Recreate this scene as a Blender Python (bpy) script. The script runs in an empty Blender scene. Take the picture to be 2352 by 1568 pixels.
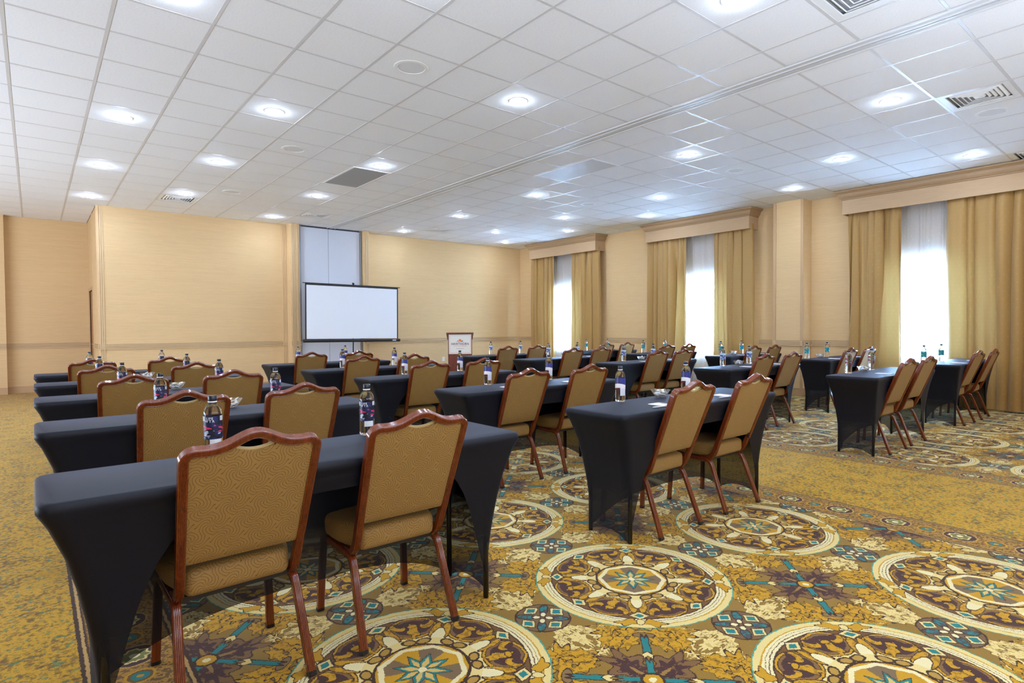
import bpy, bmesh, math, random
from mathutils import Vector, Matrix, noise
random.seed(7)
PI = math.pi
sc = bpy.context.scene
COL = sc.collection

# ------------------------------------------------------------------ camera
CAMZ = 1.285
F, YAW, PIT, ROLL = 1345.11, .7016, -.0241, -.0060
CX, CY = .1274, -5.5925
fw = Vector((math.sin(YAW)*math.cos(PIT), math.cos(YAW)*math.cos(PIT), math.sin(PIT)))
r_ = Vector((math.cos(YAW), -math.sin(YAW), 0)); u_ = r_.cross(fw)
rt = r_*math.cos(ROLL)+u_*math.sin(ROLL); up = -r_*math.sin(ROLL)+u_*math.cos(ROLL)
cam = bpy.data.objects.new('camera', bpy.data.cameras.new('camera'))
COL.objects.link(cam)
cam.matrix_world = Matrix(((rt.x, up.x, -fw.x, CX), (rt.y, up.y, -fw.y, CY), (rt.z, up.z, -fw.z, CAMZ), (0, 0, 0, 1)))
cam.data.sensor_width = 36; cam.data.lens = F/2352*36; cam.data.shift_x = -38/2352
cam.data.clip_start = .05; cam.data.clip_end = 100
sc.camera = cam

# ------------------------------------------------------------------ world, light, exposure
sc.view_settings.view_transform = 'Standard'; sc.view_settings.look = 'None'
sc.view_settings.gamma = 1; sc.view_settings.use_curve_mapping = False
sc.view_settings.exposure = 0.66
LAMP = 205.0          # emission of each downlight lens
w = bpy.data.worlds.new('overcast_daylight'); sc.world = w; w.use_nodes = True
bg = w.node_tree.nodes['Background']; bg.inputs['Color'].default_value = (.36, .62, 1.0, 1); bg.inputs['Strength'].default_value = 80.0

def area(name, loc, rot, sx, sy, power, col=(1, 1, 1)):
    l = bpy.data.lights.new(name, 'AREA'); l.shape = 'RECTANGLE'; l.size = sx; l.size_y = sy; l.energy = power; l.color = col
    o = bpy.data.objects.new(name, l); COL.objects.link(o); o.location = loc; o.rotation_euler = rot
    return o
# added fill light, unseen behind the camera, turned up at the ceiling
area('photographer_bounce_light', (2.2, -6.9, 1.6), (math.radians(155), 0, 0), 7, .8, 240, (.59, .74, 1.0))
# long added fill light left of the aisle, unseen, turned up at the ceiling
area('side_bounce_light', (-5.0, 3.0, .8), (0, math.radians(-142), 0), 1.2, 9, 520, (.59, .74, 1.0))
# added cool fill, unseen, by the window wall; no window stands there
area('rear_window_daylight', (11.0, -6.0, 1.7), (0, math.radians(90), 0), 2.2, 1.6, 15, (.70, .85, 1))

# ------------------------------------------------------------------ node helpers
def lin(*c):
    return tuple(((v/255)/12.92 if v/255 <= .04045 else ((v/255+.055)/1.055)**2.4) for v in c)+(1,)

class N:
    """wraps a float socket so that patterns can be written as arithmetic"""
    t = None
    def __init__(s, k): s.k = k
    @staticmethod
    def m(op, *a, clamp=False):
        n = N.t.nodes.new('ShaderNodeMath'); n.operation = op; n.use_clamp = clamp
        for i, v in enumerate(a):
            if isinstance(v, N): N.t.links.new(v.k, n.inputs[i])
            else: n.inputs[i].default_value = v
        return N(n.outputs[0])
    def __add__(s, o): return N.m('ADD', s, o)
    def __radd__(s, o): return N.m('ADD', o, s)
    def __sub__(s, o): return N.m('SUBTRACT', s, o)
    def __rsub__(s, o): return N.m('SUBTRACT', o, s)
    def __mul__(s, o): return N.m('MULTIPLY', s, o)
    def __rmul__(s, o): return N.m('MULTIPLY', o, s)
    def __truediv__(s, o): return N.m('DIVIDE', s, o)
    def __rtruediv__(s, o): return N.m('DIVIDE', o, s)
    def __lt__(s, o): return N.m('LESS_THAN', s, o)
    def __gt__(s, o): return N.m('GREATER_THAN', s, o)
def nabs(a): return N.m('ABSOLUTE', a)
def nmin(a, b): return N.m('MINIMUM', a, b)
def nmax(a, b): return N.m('MAXIMUM', a, b)
def nsin(a): return N.m('SINE', a)
def nfrac(a): return N.m('FRACT', a)
def nfloor(a): return N.m('FLOOR', a)
def natan2(a, b): return N.m('ARCTAN2', a, b)
def comb(x, y, z=0.0):
    n = N.t.nodes.new('ShaderNodeCombineXYZ')
    for i, v in enumerate((x, y, z)):
        if isinstance(v, N): N.t.links.new(v.k, n.inputs[i])
        else: n.inputs[i].default_value = v
    return n.outputs[0]
def sep(v):
    n = N.t.nodes.new('ShaderNodeSeparateXYZ'); N.t.links.new(v, n.inputs[0]); return [N(o) for o in n.outputs]
def vlen(v):
    n = N.t.nodes.new('ShaderNodeVectorMath'); n.operation = 'LENGTH'; N.t.links.new(v, n.inputs[0]); return N(n.outputs['Value'])
def vadd(a, b):
    n = N.t.nodes.new('ShaderNodeVectorMath'); n.operation = 'ADD'; N.t.links.new(a, n.inputs[0]); N.t.links.new(b, n.inputs[1]); return n.outputs[0]
def vscale(a, s):
    n = N.t.nodes.new('ShaderNodeVectorMath'); n.operation = 'SCALE'; N.t.links.new(a, n.inputs[0]); n.inputs['Scale'].default_value = s; return n.outputs[0]
def vmul(a, s):
    n = N.t.nodes.new('ShaderNodeVectorMath'); n.operation = 'MULTIPLY'; N.t.links.new(a, n.inputs[0]); n.inputs[1].default_value = s; return n.outputs[0]
def vsub(a, s):
    n = N.t.nodes.new('ShaderNodeVectorMath'); n.operation = 'SUBTRACT'; N.t.links.new(a, n.inputs[0]); n.inputs[1].default_value = s; return n.outputs[0]
def mix(f, a, b):
    n = N.t.nodes.new('ShaderNodeMix'); n.data_type = 'RGBA'
    if isinstance(f, N): N.t.links.new(f.k, n.inputs[0])
    else: n.inputs[0].default_value = f
    for i, v in ((6, a), (7, b)):
        if isinstance(v, tuple): n.inputs[i].default_value = v
        else: N.t.links.new(v, n.inputs[i])
    return n.outputs[2]
def nnoise(vec, scale, detail=2, rough=.5, out=0):
    n = N.t.nodes.new('ShaderNodeTexNoise'); n.inputs['Scale'].default_value = scale; n.inputs['Detail'].default_value = detail
    n.inputs['Roughness'].default_value = rough; N.t.links.new(vec, n.inputs['Vector'])
    return N(n.outputs[0]) if out == 0 else n.outputs[1]
def ramp(v, stops, interp='CONSTANT'):
    n = N.t.nodes.new('ShaderNodeValToRGB'); cr = n.color_ramp; cr.interpolation = interp
    N.t.links.new(v.k, n.inputs[0])
    cr.elements[0].position = stops[0][0]; cr.elements[0].color = stops[0][1]
    cr.elements[1].position = stops[1][0]; cr.elements[1].color = stops[1][1]
    for p, c in stops[2:]:
        e = cr.elements.new(p); e.color = c
    return n
def ell(vec, cx, cy, a, b, deg=0, both=False):
    """distance in units of an ellipse at (cx,cy) with half axes a, b turned by deg"""
    n = N.t.nodes.new('ShaderNodeMapping'); n.vector_type = 'TEXTURE'
    n.inputs['Location'].default_value = (cx, cy, 0); n.inputs['Rotation'].default_value = (0, 0, math.radians(deg)); n.inputs['Scale'].default_value = (a, b, 1)
    N.t.links.new(vec, n.inputs['Vector'])
    return (vlen(n.outputs[0]), n.outputs[0]) if both else vlen(n.outputs[0])

def new_mat(name):
    m = bpy.data.materials.new(name); m.use_nodes = True; N.t = m.node_tree
    return m, m.node_tree.nodes['Principled BSDF']
def plug(s, v):
    if isinstance(v, N): N.t.links.new(v.k, s)
    elif isinstance(v, (tuple, float, int)): s.default_value = v
    else: N.t.links.new(v, s)
def texco(kind='Object'):
    n = N.t.nodes.new('ShaderNodeTexCoord'); return n.outputs[kind]
def wpos():
    return N.t.nodes.new('ShaderNodeNewGeometry').outputs['Position']
def bump(b, h, strength=.3, dist=.002):
    n = N.t.nodes.new('ShaderNodeBump'); n.inputs['Strength'].default_value = strength; n.inputs['Distance'].default_value = dist
    N.t.links.new(h.k, n.inputs['Height']); N.t.links.new(n.outputs[0], b.inputs['Normal'])
def simple(name, col, rough=.5, metal=0, spec=.5, emit=None, var=.06, scale=30):
    """procedural paint / plastic: a colour with a faint noise in tone and gloss"""
    m, b = new_mat(name)
    if emit:
        b.inputs['Emission Color'].default_value = col; b.inputs['Emission Strength'].default_value = emit
    n = nnoise(texco(), scale, 3)
    dark = tuple(c*(1-var) for c in col[:3])+(1,); lite = tuple(min(1, c*(1+var)) for c in col[:3])+(1,)
    plug(b.inputs['Base Color'], mix(n, dark, lite)); plug(b.inputs['Roughness'], n*.08+(rough-.04))
    b.inputs['Metallic'].default_value = metal; b.inputs['Specular IOR Level'].default_value = spec
    return m
M = {}

# ---- carpet ------------------------------------------------------------
def carpet():
    m, b = new_mat('patterned_carpet')
    P = wpos()
    wob = nnoise(P, 28, 2, .6, out=1)
    P2 = vadd(vadd(P, vscale(vsub(wob, (.5, .5, .5)), .013)), vscale(vsub(nnoise(P, 210, 1, .5, out=1), (.5, .5, .5)), .010))
    X, Y, Z = sep(P2)
    GOLD = lin(196, 144, 10); OCH = lin(136, 102, 32); CRM = lin(226, 200, 126); BRN = lin(62, 34, 16); PLUM = lin(70, 38, 34)
    TEAL = lin(28, 122, 118); TAU = lin(128, 100, 66); PALE = lin(230, 214, 160); DOCH = lin(112, 78, 26)
    flame = nnoise(P, 42, 3, .6)
    fine = nnoise(P, 300, 2, .6)
    # plain mottled aisle
    st = vmul(P2, (1, 1, 1))
    n1 = nnoise(st, 38, 3, .65); n2 = nnoise(vadd(st, comb(3.1, 7.7, 0)), 24, 3, .6); n3 = nnoise(vadd(st, comb(9.1, 1.7, 0)), 6, 2, .5)
    aisle = ramp(n1*.72+n3*.28, [(0, lin(112, 78, 34)), (.40, lin(134, 98, 14)), (.45, lin(168, 128, 12)), (.50, lin(202, 150, 6)), (.555, lin(188, 142, 16)), (.61, lin(140, 112, 30)), (.67, lin(112, 78, 44))]).outputs[0]
    aisle = mix((n2 > .61)*.7, aisle, lin(58, 116, 84)); aisle = mix((n2 < .37)*.6, aisle, lin(120, 82, 46))
    # field: fold the 1.21 m repeat into one eighth
    p = 1.21
    off = N.m('MULTIPLY', (X > 5.3), .73)         # the field by the windows starts elsewhere
    ux = nfrac((X-2.43-off)/p+.5+40)*p-p/2; uy = nfrac((Y+3.67)/p+.5+40)*p-p/2
    ax = nabs(ux); ay = nabs(uy)
    A = nmax(ax, ay); B = nmin(ax, ay)
    Q = comb(A, B, 0.0)
    jag = (nnoise(P, 60, 2, .6)-.5)*.55
    c = mix(fine, OCH, lin(152, 116, 40))
    def leaf(c, fill, cx, cy, a, bb, deg, o=.20, edge=BRN, j=1.0, lobes=0, tilt=0.0, dia=False):
        if lobes:       # serrated leaf: the edge runs in and out round the blade
            d, v_ = ell(Q, cx, cy, a, bb, deg, True); lx_, ly_, _z = sep(v_)
            d = d*(nsin(natan2(ly_, lx_)*lobes+tilt)*.27+1.0)+jag*j*.2
        elif dia:
            d, v_ = ell(Q, cx, cy, a, bb, deg, True); lx_, ly_, _z = sep(v_); d = nabs(lx_)+nabs(ly_)
        else: d = ell(Q, cx, cy, a, bb, deg)+(jag*j*.35 if j else 0.0)
        if o: c = mix(d < 1+o, c, edge)
        return mix(d < 1, c, fill)
    creamf = mix(flame > .56, CRM, lin(206, 172, 96))
    goldf = mix(flame > .54, GOLD, lin(156, 112, 8))
    plumf = mix(flame > .60, PLUM, lin(120, 84, 42))
    for (cx, cy, a, bb, dg) in [(.545, .185, .075, .026, 118), (.595, .235, .060, .024, 80), (.49, .215, .060, .022, 150), (.535, .275, .060, .020, 105), (.575, .33, .05, .020, 60), (.48, .275, .045, .018, 120), (.60, .15, .04, .016, 60)]:
        c = leaf(c, creamf, cx, cy, a*1.05, bb*.82, dg, .12, lin(112, 78, 22), 1.0, 9, 1.2)
    for (cx, cy, a, bb, dg) in [(.445, .285, .085, .038, -48), (.50, .335, .060, .034, 20), (.525, .30, .05, .02, 35), (.41, .345, .05, .03, -50), (.47, .385, .05, .022, 10), (.435, .235, .04, .018, -70)]:
        c = leaf(c, goldf, cx, cy, a*1.05, bb*1.08, dg, .15, BRN, 1.0, 6, .6)
    c = leaf(c, lin(134, 104, 60), .385, .385, .018, .042, 45, .2)
    c = leaf(c, TEAL, .44, .437, .050, .013, 45, .4, BRN, .6, lobes=3); c = leaf(c, CRM, .50, .485, .028, .009, 15, .3, BRN, .6)
    c = leaf(c, lin(124, 88, 48), .605, .500, .066, .105, 0, .1, BRN, 1.0, 7, .4); c = leaf(c, plumf, .605, .505, .046, .075, 0, .0, BRN, 1.2, 9, 0)
    c = leaf(c, lin(150, 112, 52), .605, .545, .008, .050, 0, .0)
    c = leaf(c, TEAL, .557, .552, .045, .010, 45, .4, BRN, .6, lobes=3)
    c = leaf(c, GOLD, .605, .605, .035, .035, 0, .3); c = leaf(c, PALE, .605, .605, .015, .015, 0, 0)
    # small floret between medallions
    c = leaf(c, lin(118, 88, 52), .605, 0, .118, .118, 0, .06, BRN, 0)
    for (cx, cy, dg) in [(.523, 0, 0), (.605, .082, 90)]:
        c = leaf(c, CRM, cx, cy, .034, .040, dg, .16, BRN, .3, dia=True); c = leaf(c, TEAL, cx, cy, .024, .026, dg, 0, BRN, .3, dia=True)
    c = leaf(c, mix(flame > .5, TEAL, lin(70, 74, 78)), .552, .053, .036, .017, -45, .3, BRN, .3)
    c = leaf(c, PALE, .585, .020, .016, .011, -45, .4, BRN, .2)
    # medallion
    R = .49
    D = vlen(comb(ux, uy, 0.0))/R
    BR2 = lin(96, 60, 26)
    med = ramp(D, [(0, CRM), (.50, BR2), (.825, BRN), (.838, PALE), (.862, BR2), (.868, PALE), (.892, BR2), (.898, PALE), (.918, GOLD), (.932, CRM), (.955, CRM), (.985, lin(70, 150, 128)), (1.0, BRN)])
    mc = med.outputs[0]
    mc = mix((D > .50)*(D < .825)*(fine > .5), mc, lin(128, 88, 34))
    Qd = comb(A, B, 0.0)
    def ml(c, fill, r, ang, a, bb, dg, o=.15, edge=BRN, j=.8, **k):
        t = math.radians(ang)
        return leaf(c, fill, r*R*math.cos(t), r*R*math.sin(t), a, bb, ang+dg, o, edge, j, **k)
    mc = ml(mc, GOLD, .655, 22.5, .086, .103, 0, .06, BRN, .35)
    mc = ml(mc, lin(128, 92, 50), .655, 22.5, .073, .090, 0, .05, BRN, .5)
    mc = ml(mc, PLUM, .66, 22.5, .060, .076, 0, .0, BRN, .9)
    for (rr_, an_, dg_) in ((.705, 12, -35), (.705, 33, 35)):      # curled gold fronds
        mc = ml(mc, goldf, rr_, an_, .036, .024, dg_, .14, BRN, .8); mc = ml(mc, PLUM, rr_+.030, an_+(1.2 if an_ < 20 else -1.2), .026, .015, dg_, .0, BRN, .8)
    mc = ml(mc, goldf, .60, 22.5, .052, .020, 0, .18, BRN, 1.0, lobes=5, tilt=.5)
    mc = ml(mc, GOLD, .685, 22.5, .012, .020, 0, .3, BRN, .6)
    mc = ml(mc, goldf, .60, 40.5, .060, .017, 8, .2, BRN, 1.0); mc = ml(mc, goldf, .60, 4.5, .060, .017, -8, .2, BRN, 1.0)
    mc = ml(mc, PALE, .50, 0, .062, .026, 0, .12, BRN, .6); mc = ml(mc, PALE, .50, 45, .062, .026, 0, .12, BRN, .6)
    for ang in (0, 45):
        mc = ml(mc, CRM, .775, ang, .032, .042, 0, .2, BRN, .3, dia=True); mc = ml(mc, TEAL, .775, ang, .018, .026, 0, 0, BRN, .3, dia=True)
    mc = ml(mc, GOLD, .905, 38, .022, .044, 22, .16, BRN, .5, lobes=4); mc = ml(mc, CRM, .89, 45, .022, .016, 0, .2, BRN, 0)
    mc = mix(D < .47, mc, CRM)
    # inner zone: scalloped cream with brown scrolls, ring, octagon, star
    mc = ml(mc, lin(176, 136, 52), .42, 15, .016, .024, 20, .45, BRN, .5); mc = ml(mc, lin(176, 136, 52), .42, 31, .016, .024, -20, .45, BRN, .5)
    mc = mix((D < .375), mc, BRN); mc = mix((D < .352), mc, GOLD)
    O = A*math.cos(math.radians(22.5))+B*math.sin(math.radians(22.5))
    mc = mix(O < .160, mc, PALE); mc = mix(O < .140, mc, lin(124, 98, 66)); mc = mix((O < .140)*(B < A*math.tan(math.radians(22.5))), mc, GOLD)
    for ang in (0, 45):
        mc = ml(mc, TEAL, .10, ang, .062, .023, 0, .14, BRN, .25, dia=True); mc = ml(mc, mix(.5, GOLD, CRM), .09, ang, .045, .013, 0, 0, BRN, .2, dia=True)
    mc = mix(D < .035, mc, PALE)
    field = mix(D < 1.0, c, mc)
    # border bands
    e = nmin(nmin(nabs(X-4.405), nabs(X-6.205)), nabs(X-.405))
    bb = ramp(e*5, [(0, DOCH), (.665, BRN), (.70, lin(190, 150, 84)), (.76, BRN), (.835, BRN)]).outputs[0]
    bb = mix((e < .13)*(flame > .48), bb, lin(176, 128, 40)); bb = mix((e < .13)*(flame > .62), bb, lin(80, 50, 26))
    q = .348
    vy = nfrac((Y+3.54)/q+.5+60)*q-q/2; vy2 = nfrac((Y+3.54)/q+60)*q-q/2
    d1 = vlen(comb(e, vy, 0.0)); d2 = vlen(comb(e, vy2, 0.0)); th = natan2(vy, e)
    pet = nsin(th*8)*.006
    bb = mix(d1 < .088, bb, lin(190, 150, 80)); bb = mix(d1 < .080, bb, PLUM); bb = mix((d1+pet) < .055, bb, CRM); bb = mix((d1+pet) < .045, bb, lin(120, 120, 60)); bb = mix(d1 < .018, bb, PALE)
    bb = mix(d2 < .052, bb, GOLD); bb = mix(d2 < .042, bb, DOCH); bb = mix(d2 < .030, bb, TEAL); bb = mix(d2 < .012, bb, GOLD)
    isf = (X > .57)*(X < 4.24)+(X > 6.37)
    full = mix(isf, aisle, field); full = mix(e < .167, full, bb)
    # pile: yarn-to-yarn tone and relief
    tone = fine*.6+.60
    v = N.t.nodes.new('ShaderNodeMix'); v.data_type = 'RGBA'; v.blend_type = 'MULTIPLY'; v.inputs[0].default_value = 1
    N.t.links.new(full, v.inputs[6]); N.t.links.new(comb(tone, tone, tone), v.inputs[7])
    plug(b.inputs['Base Color'], v.outputs[2]); b.inputs['Roughness'].default_value = .95; b.inputs['Specular IOR Level'].default_value = .15
    b.inputs['Sheen Weight'].default_value = .15; b.inputs['Sheen Roughness'].default_value = .5
    bump(b, fine, .5, .004)
    return m
M['carpet'] = carpet()

def grasscloth(name, base, k=1.0):
    m, b = new_mat(name)
    P = wpos()
    s = nnoise(vmul(P, (4.5, 4.5, 120)), 1.0, 3, .65); s2 = nnoise(vmul(P, (22, 22, 420)), 1.0, 2, .6); s3 = nnoise(vmul(P, (.7, .7, 30)), 1.0, 2, .5)
    t = s*.55+s2*.25+s3*.2
    d = tuple(c*.89 for c in base[:3])+(1,); l = tuple(min(1, c*1.08) for c in base[:3])+(1,)
    plug(b.inputs['Base Color'], ramp(t, [(.3, d), (.7, l)], 'LINEAR').outputs[0])
    b.inputs['Roughness'].default_value = .72; b.inputs['Specular IOR Level'].default_value = .25
    bump(b, t, .25, .003)
    return m
M['wall'] = grasscloth('grasscloth_wallcovering', lin(218, 184, 136))
M['trim'] = simple('painted_tan_trim', lin(192, 156, 114), .5, var=.04, scale=12)
M['rail'] = simple('painted_wall_trim', lin(212, 180, 136), .5, var=.03, scale=12)
M['trimdark'] = simple('trim_groove_brown', lin(136, 98, 60), .6)  # brown painted in for the shadow lines between the rail beads
M['doorwood'] = simple('stained_door_wood', lin(150, 96, 50), .4)

def tile_mat():
    m, b = new_mat('acoustic_tile')
    P = wpos()
    a = nnoise(vmul(P, (60, 200, 60)), 1, 3, .6); bb = nnoise(P, 330, 2, .6)
    h = a*.5+bb*.5
    plug(b.inputs['Base Color'], ramp(h, [(.36, lin(222, 221, 220)), (.50, lin(240, 240, 240)), (.8, lin(245, 245, 245))], 'LINEAR').outputs[0])
    b.inputs['Roughness'].default_value = .9; b.inputs['Specular IOR Level'].default_value = .2
    bump(b, h, .3, .003)
    return m
M['tile'] = tile_mat()
M['grid'] = simple('white_grid_metal', lin(212, 210, 208), .35, var=.02)
M['white'] = simple('white_enamel', lin(236, 236, 234), .4, var=.02)
M['slot'] = simple('dark_slot', lin(48, 52, 64), .6)
M['ventgrey'] = simple('vent_interior_grey', lin(205, 205, 208), .6)
M['grillegrey'] = simple('grille_metal', lin(204, 202, 200), .45)
M['spk'] = simple('speaker_mesh', lin(222, 222, 222), .6, var=.12, scale=900)
M['panelgrey'] = simple('acoustic_partition_fabric', lin(208, 210, 218), .75, var=.10, scale=160)
M['alu'] = simple('partition_edge_aluminium', lin(150, 154, 160), .35, .8)
M['lamp'] = simple('lit_lens', (.60, .75, 1, 1), .4, emit=LAMP, var=.01)

# ---- chair -------------------------------------------------------------
def swirl():
    m, b = new_mat('swirl_upholstery')
    uv = texco('UV'); X, Y, _ = sep(uv)
    px, py = .107, .066
    v0 = Y/py+100; k0 = nfloor(v0)
    def cell(k):        # offset from the pinwheel of row k that lies nearest
        dx = (nfrac((X+k*.0495)/px+50.5)-.5)*px; dy = (v0-k)*py
        return dx, dy, vlen(comb(dx, dy, 0.0))
    ax_, ay_, r1 = cell(k0); bx_, by_, r2 = cell(k0+1.0)
    s1 = r1 < r2
    lx = bx_+(ax_-bx_)*s1; ly = by_+(ay_-by_)*s1; r = nmin(r1, r2)
    th = natan2(ly, lx)
    ph = th*(12/(2*PI))+nsin(r*88)*1.15+r*6
    ln = nabs(nfrac(ph+20)-.5)*2
    wdt = .085+.0010/(r+.004)
    on = (ln < N.m('MINIMUM', wdt, .26))*(r > .004)
    weave = nnoise(vmul(uv, (900, 900, 1)), 1, 2, .7)
    big = nnoise(uv, 14, 2)
    base = mix(weave, lin(126, 94, 46), lin(166, 130, 72)); base = mix(big*.3, base, lin(126, 92, 38))
    plug(b.inputs['Base Color'], mix(on*.9, base, lin(48, 32, 14)))
    b.inputs['Roughness'].default_value = .65; b.inputs['Specular IOR Level'].default_value = .35
    b.inputs['Sheen Weight'].default_value = .25; b.inputs['Sheen Tint'].default_value = lin(230, 200, 150)
    bump(b, weave, .25, .001)
    return m
M['swirl'] = swirl()
M['piping'] = simple('beige_lip_fabric', lin(176, 150, 98), .6)
def woodmetal():
    m, b = new_mat('wood_look_frame')
    P = texco()
    g = nnoise(vmul(P, (60, 60, 4)), 1, 4, .7); g2 = nnoise(vmul(P, (200, 200, 8)), 1, 2, .6)
    plug(b.inputs['Base Color'], ramp(g*.6+g2*.4, [(.25, lin(74, 28, 10)), (.5, lin(108, 46, 18)), (.75, lin(136, 64, 26))], 'LINEAR').outputs[0])
    b.inputs['Roughness'].default_value = .24; b.inputs['Specular IOR Level'].default_value = .5
    b.inputs['Coat Weight'].default_value = .45; b.inputs['Coat Roughness'].default_value = .12
    return m
M['frame'] = woodmetal()
M['rubber'] = simple('dark_plastic', lin(30, 26, 26), .5)

# ---- cloth, bottles, bowls --------------------------------------------
def spandex():
    m, b = new_mat('black_spandex')
    P = texco(); X, Y, Z = sep(P)
    wv = nnoise(vmul(P, (500, 500, 500)), 1, 2, .7); lo = nnoise(P, 3, 3)
    plug(b.inputs['Base Color'], mix(wv, lin(2, 5, 13), lin(9, 14, 30)))
    plug(b.inputs['Roughness'], lo*.06+.50)
    b.inputs['Specular IOR Level'].default_value = .28
    b.inputs['Sheen Weight'].default_value = .05; b.inputs['Sheen Roughness'].default_value = .3; b.inputs['Sheen Tint'].default_value = lin(120, 160, 255)
    bump(b, wv, .2, .001)
    tr = N.t.nodes.new('ShaderNodeBsdfTransparent'); ms = N.t.nodes.new('ShaderNodeMixShader')
    # the knit opens up where it is stretched down to the feet
    f = N.m('MULTIPLY', N.m('SUBTRACT', .42, Z), .75, clamp=True)
    N.t.links.new(nmin(f, .15).k, ms.inputs[0]); out = N.t.nodes['Material Output']
    N.t.links.new(b.outputs[0], ms.inputs[1]); N.t.links.new(tr.outputs[0], ms.inputs[2]); N.t.links.new(ms.outputs[0], out.inputs[0])
    return m
M['spandex'] = spandex()
M['tabletop'] = simple('table_laminate', lin(150, 130, 105), .5)
M['tableleg'] = simple('black_table_leg', lin(20, 20, 22), .4)
def glass(name, ior, rough=0.0, tint=(1, 1, 1, 1), clear=0):
    m, b = new_mat(name)
    n = nnoise(texco(), 60, 2)
    b.inputs['Base Color'].default_value = tint; plug(b.inputs['Roughness'], n*.01+rough); b.inputs['IOR'].default_value = ior
    b.inputs['Transmission Weight'].default_value = 1
    if clear:           # thin-walled part of the light passes straight through
        tr = N.t.nodes.new('ShaderNodeBsdfTransparent'); ms = N.t.nodes.new('ShaderNodeMixShader'); ms.inputs[0].default_value = clear
        N.t.links.new(b.outputs[0], ms.inputs[1]); N.t.links.new(tr.outputs[0], ms.inputs[2]); N.t.links.new(ms.outputs[0], N.t.nodes['Material Output'].inputs[0])
    return m
M['water'] = glass('filled_clear_plastic', 1.33, clear=.2)
M['bowlglass'] = glass('cut_glass', 1.45, .02, clear=.3)
M['cap'] = simple('black_bottle_cap', lin(22, 24, 34), .35)
M['ring'] = simple('white_neck_ring', lin(225, 228, 235), .4)
M['mint'] = simple('white_wrapper', lin(238, 238, 234), .35, var=.04)
M['paper'] = simple('white_paper', lin(238, 236, 238), .6, var=.02)
M['papered'] = simple('pink_print', lin(222, 168, 168), .6)
M['pen'] = simple('white_pen_plastic', lin(235, 235, 238), .25)
M['labeltext'] = simple('label_white_ink', lin(190, 194, 202), .5)

def label_mat(name, kind):
    m, b = new_mat(name)
    X, Y, Z = sep(texco())
    ang = natan2(Y, X); P = comb(nsin(ang)*.033, N.m('COSINE', ang)*.033, Z)
    z = (Z-.045)/.115                       # 0 at the label's foot, 1 at its top
    n = nnoise(vmul(P, (45, 45, 95)), 1, 1, .4); n2 = nnoise(vadd(vmul(P, (38, 38, 120)), comb(5.0, 2.0, 1.0)), 1, 1, .4)
    CLR = (0, 0, 0, 1); ON = (1, 1, 1, 1)
    if kind == 1:
        c = mix(n > .5, lin(20, 22, 34), lin(26, 34, 84))
        c = mix((z > .84)*(nsin(ang*2+1) > .2), c, lin(190, 188, 190))
        c = mix((n2 > .58)*(z > .45)*(z < .75), c, lin(200, 52, 84))
        c = mix((n2 < .37)*(z > .20)*(z < .62), c, lin(176, 186, 200))
        al = (z > .22)+(nsin(ang+2.5) > .8)
        c = mix((z < .22), c, lin(210, 212, 214))
    elif kind == 2:
        c = mix(nsin(ang+1.2) > .1, lin(56, 56, 108), lin(38, 48, 124))
        wv = z+nsin(ang*1.0)*.09
        c = mix(wv < .60, c, lin(222, 216, 216)); c = mix((wv < .48)*(nsin(ang) > .0), c, lin(214, 96, 110))
        al = (wv > .36)+(nsin(ang+2.2) > .82); c = mix((wv < .36), c, lin(205, 205, 214))
    elif kind == 3:
        c = mix(n > .5, lin(52, 84, 150), lin(30, 54, 120)); c = mix((n2 > .55), c, lin(200, 214, 232))
        al = (z > .35)*((n2 > .40)+(z > .7)); c = mix(z > .86, c, lin(190, 204, 220))
    elif kind == 4:
        c = mix(n > .48, lin(20, 150, 150), lin(14, 118, 130)); al = (z > .32)*(z < .95); c = mix((n2 > .64), c, lin(170, 220, 214))
    else:
        c = mix(n > .5, lin(84, 96, 104), lin(60, 128, 70)); c = mix(n2 > .56, c, lin(170, 60, 80)); c = mix(n2 < .42, c, lin(206, 210, 216))
        al = (z > .25)*(nsin(ang*2) > -.3)
    plug(b.inputs['Base Color'], c); plug(b.inputs['Alpha'], N.m('MINIMUM', al, 1.0)); b.inputs['Roughness'].default_value = .3
    return m
for k in (1, 2, 3, 4, 5): M['label%d' % k] = label_mat('bottle_label_%d' % k, k)

# ---- curtains ----------------------------------------------------------
def curtain_mat():
    m, b = new_mat('gold_jacquard_curtain')
    P = texco('UV')
    wv = nnoise(vmul(P, (700, 700, 1)), 1, 2, .6); big = nnoise(P, 3, 3)
    X, Y, _ = sep(P); s = .06
    row = nfloor(Y/s+50); lx = nfrac(X/s+row*.5+50)-.5; ly = nfrac(Y/s+50)-.5
    dot = vlen(comb(lx, ly, 0.0)) < .065
    c = mix(wv, lin(148, 108, 50), lin(186, 146, 82)); c = mix(dot*.35, c, lin(226, 196, 130)); c = mix(big*.25, c, lin(170, 130, 70))
    plug(b.inputs['Base Color'], c); b.inputs['Roughness'].default_value = .5; b.inputs['Sheen Weight'].default_value = .25; b.inputs['Specular IOR Level'].default_value = .4
    bump(b, wv, .2, .001)
    tl = N.t.nodes.new('ShaderNodeBsdfTranslucent'); tl.inputs[0].default_value = lin(214, 180, 110)
    ms = N.t.nodes.new('ShaderNodeMixShader'); ms.inputs[0].default_value = .035; out = N.t.nodes['Material Output']
    N.t.links.new(b.outputs[0], ms.inputs[1]); N.t.links.new(tl.outputs[0], ms.inputs[2]); N.t.links.new(ms.outputs[0], out.inputs[0])
    return m
M['curtain'] = curtain_mat()
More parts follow.
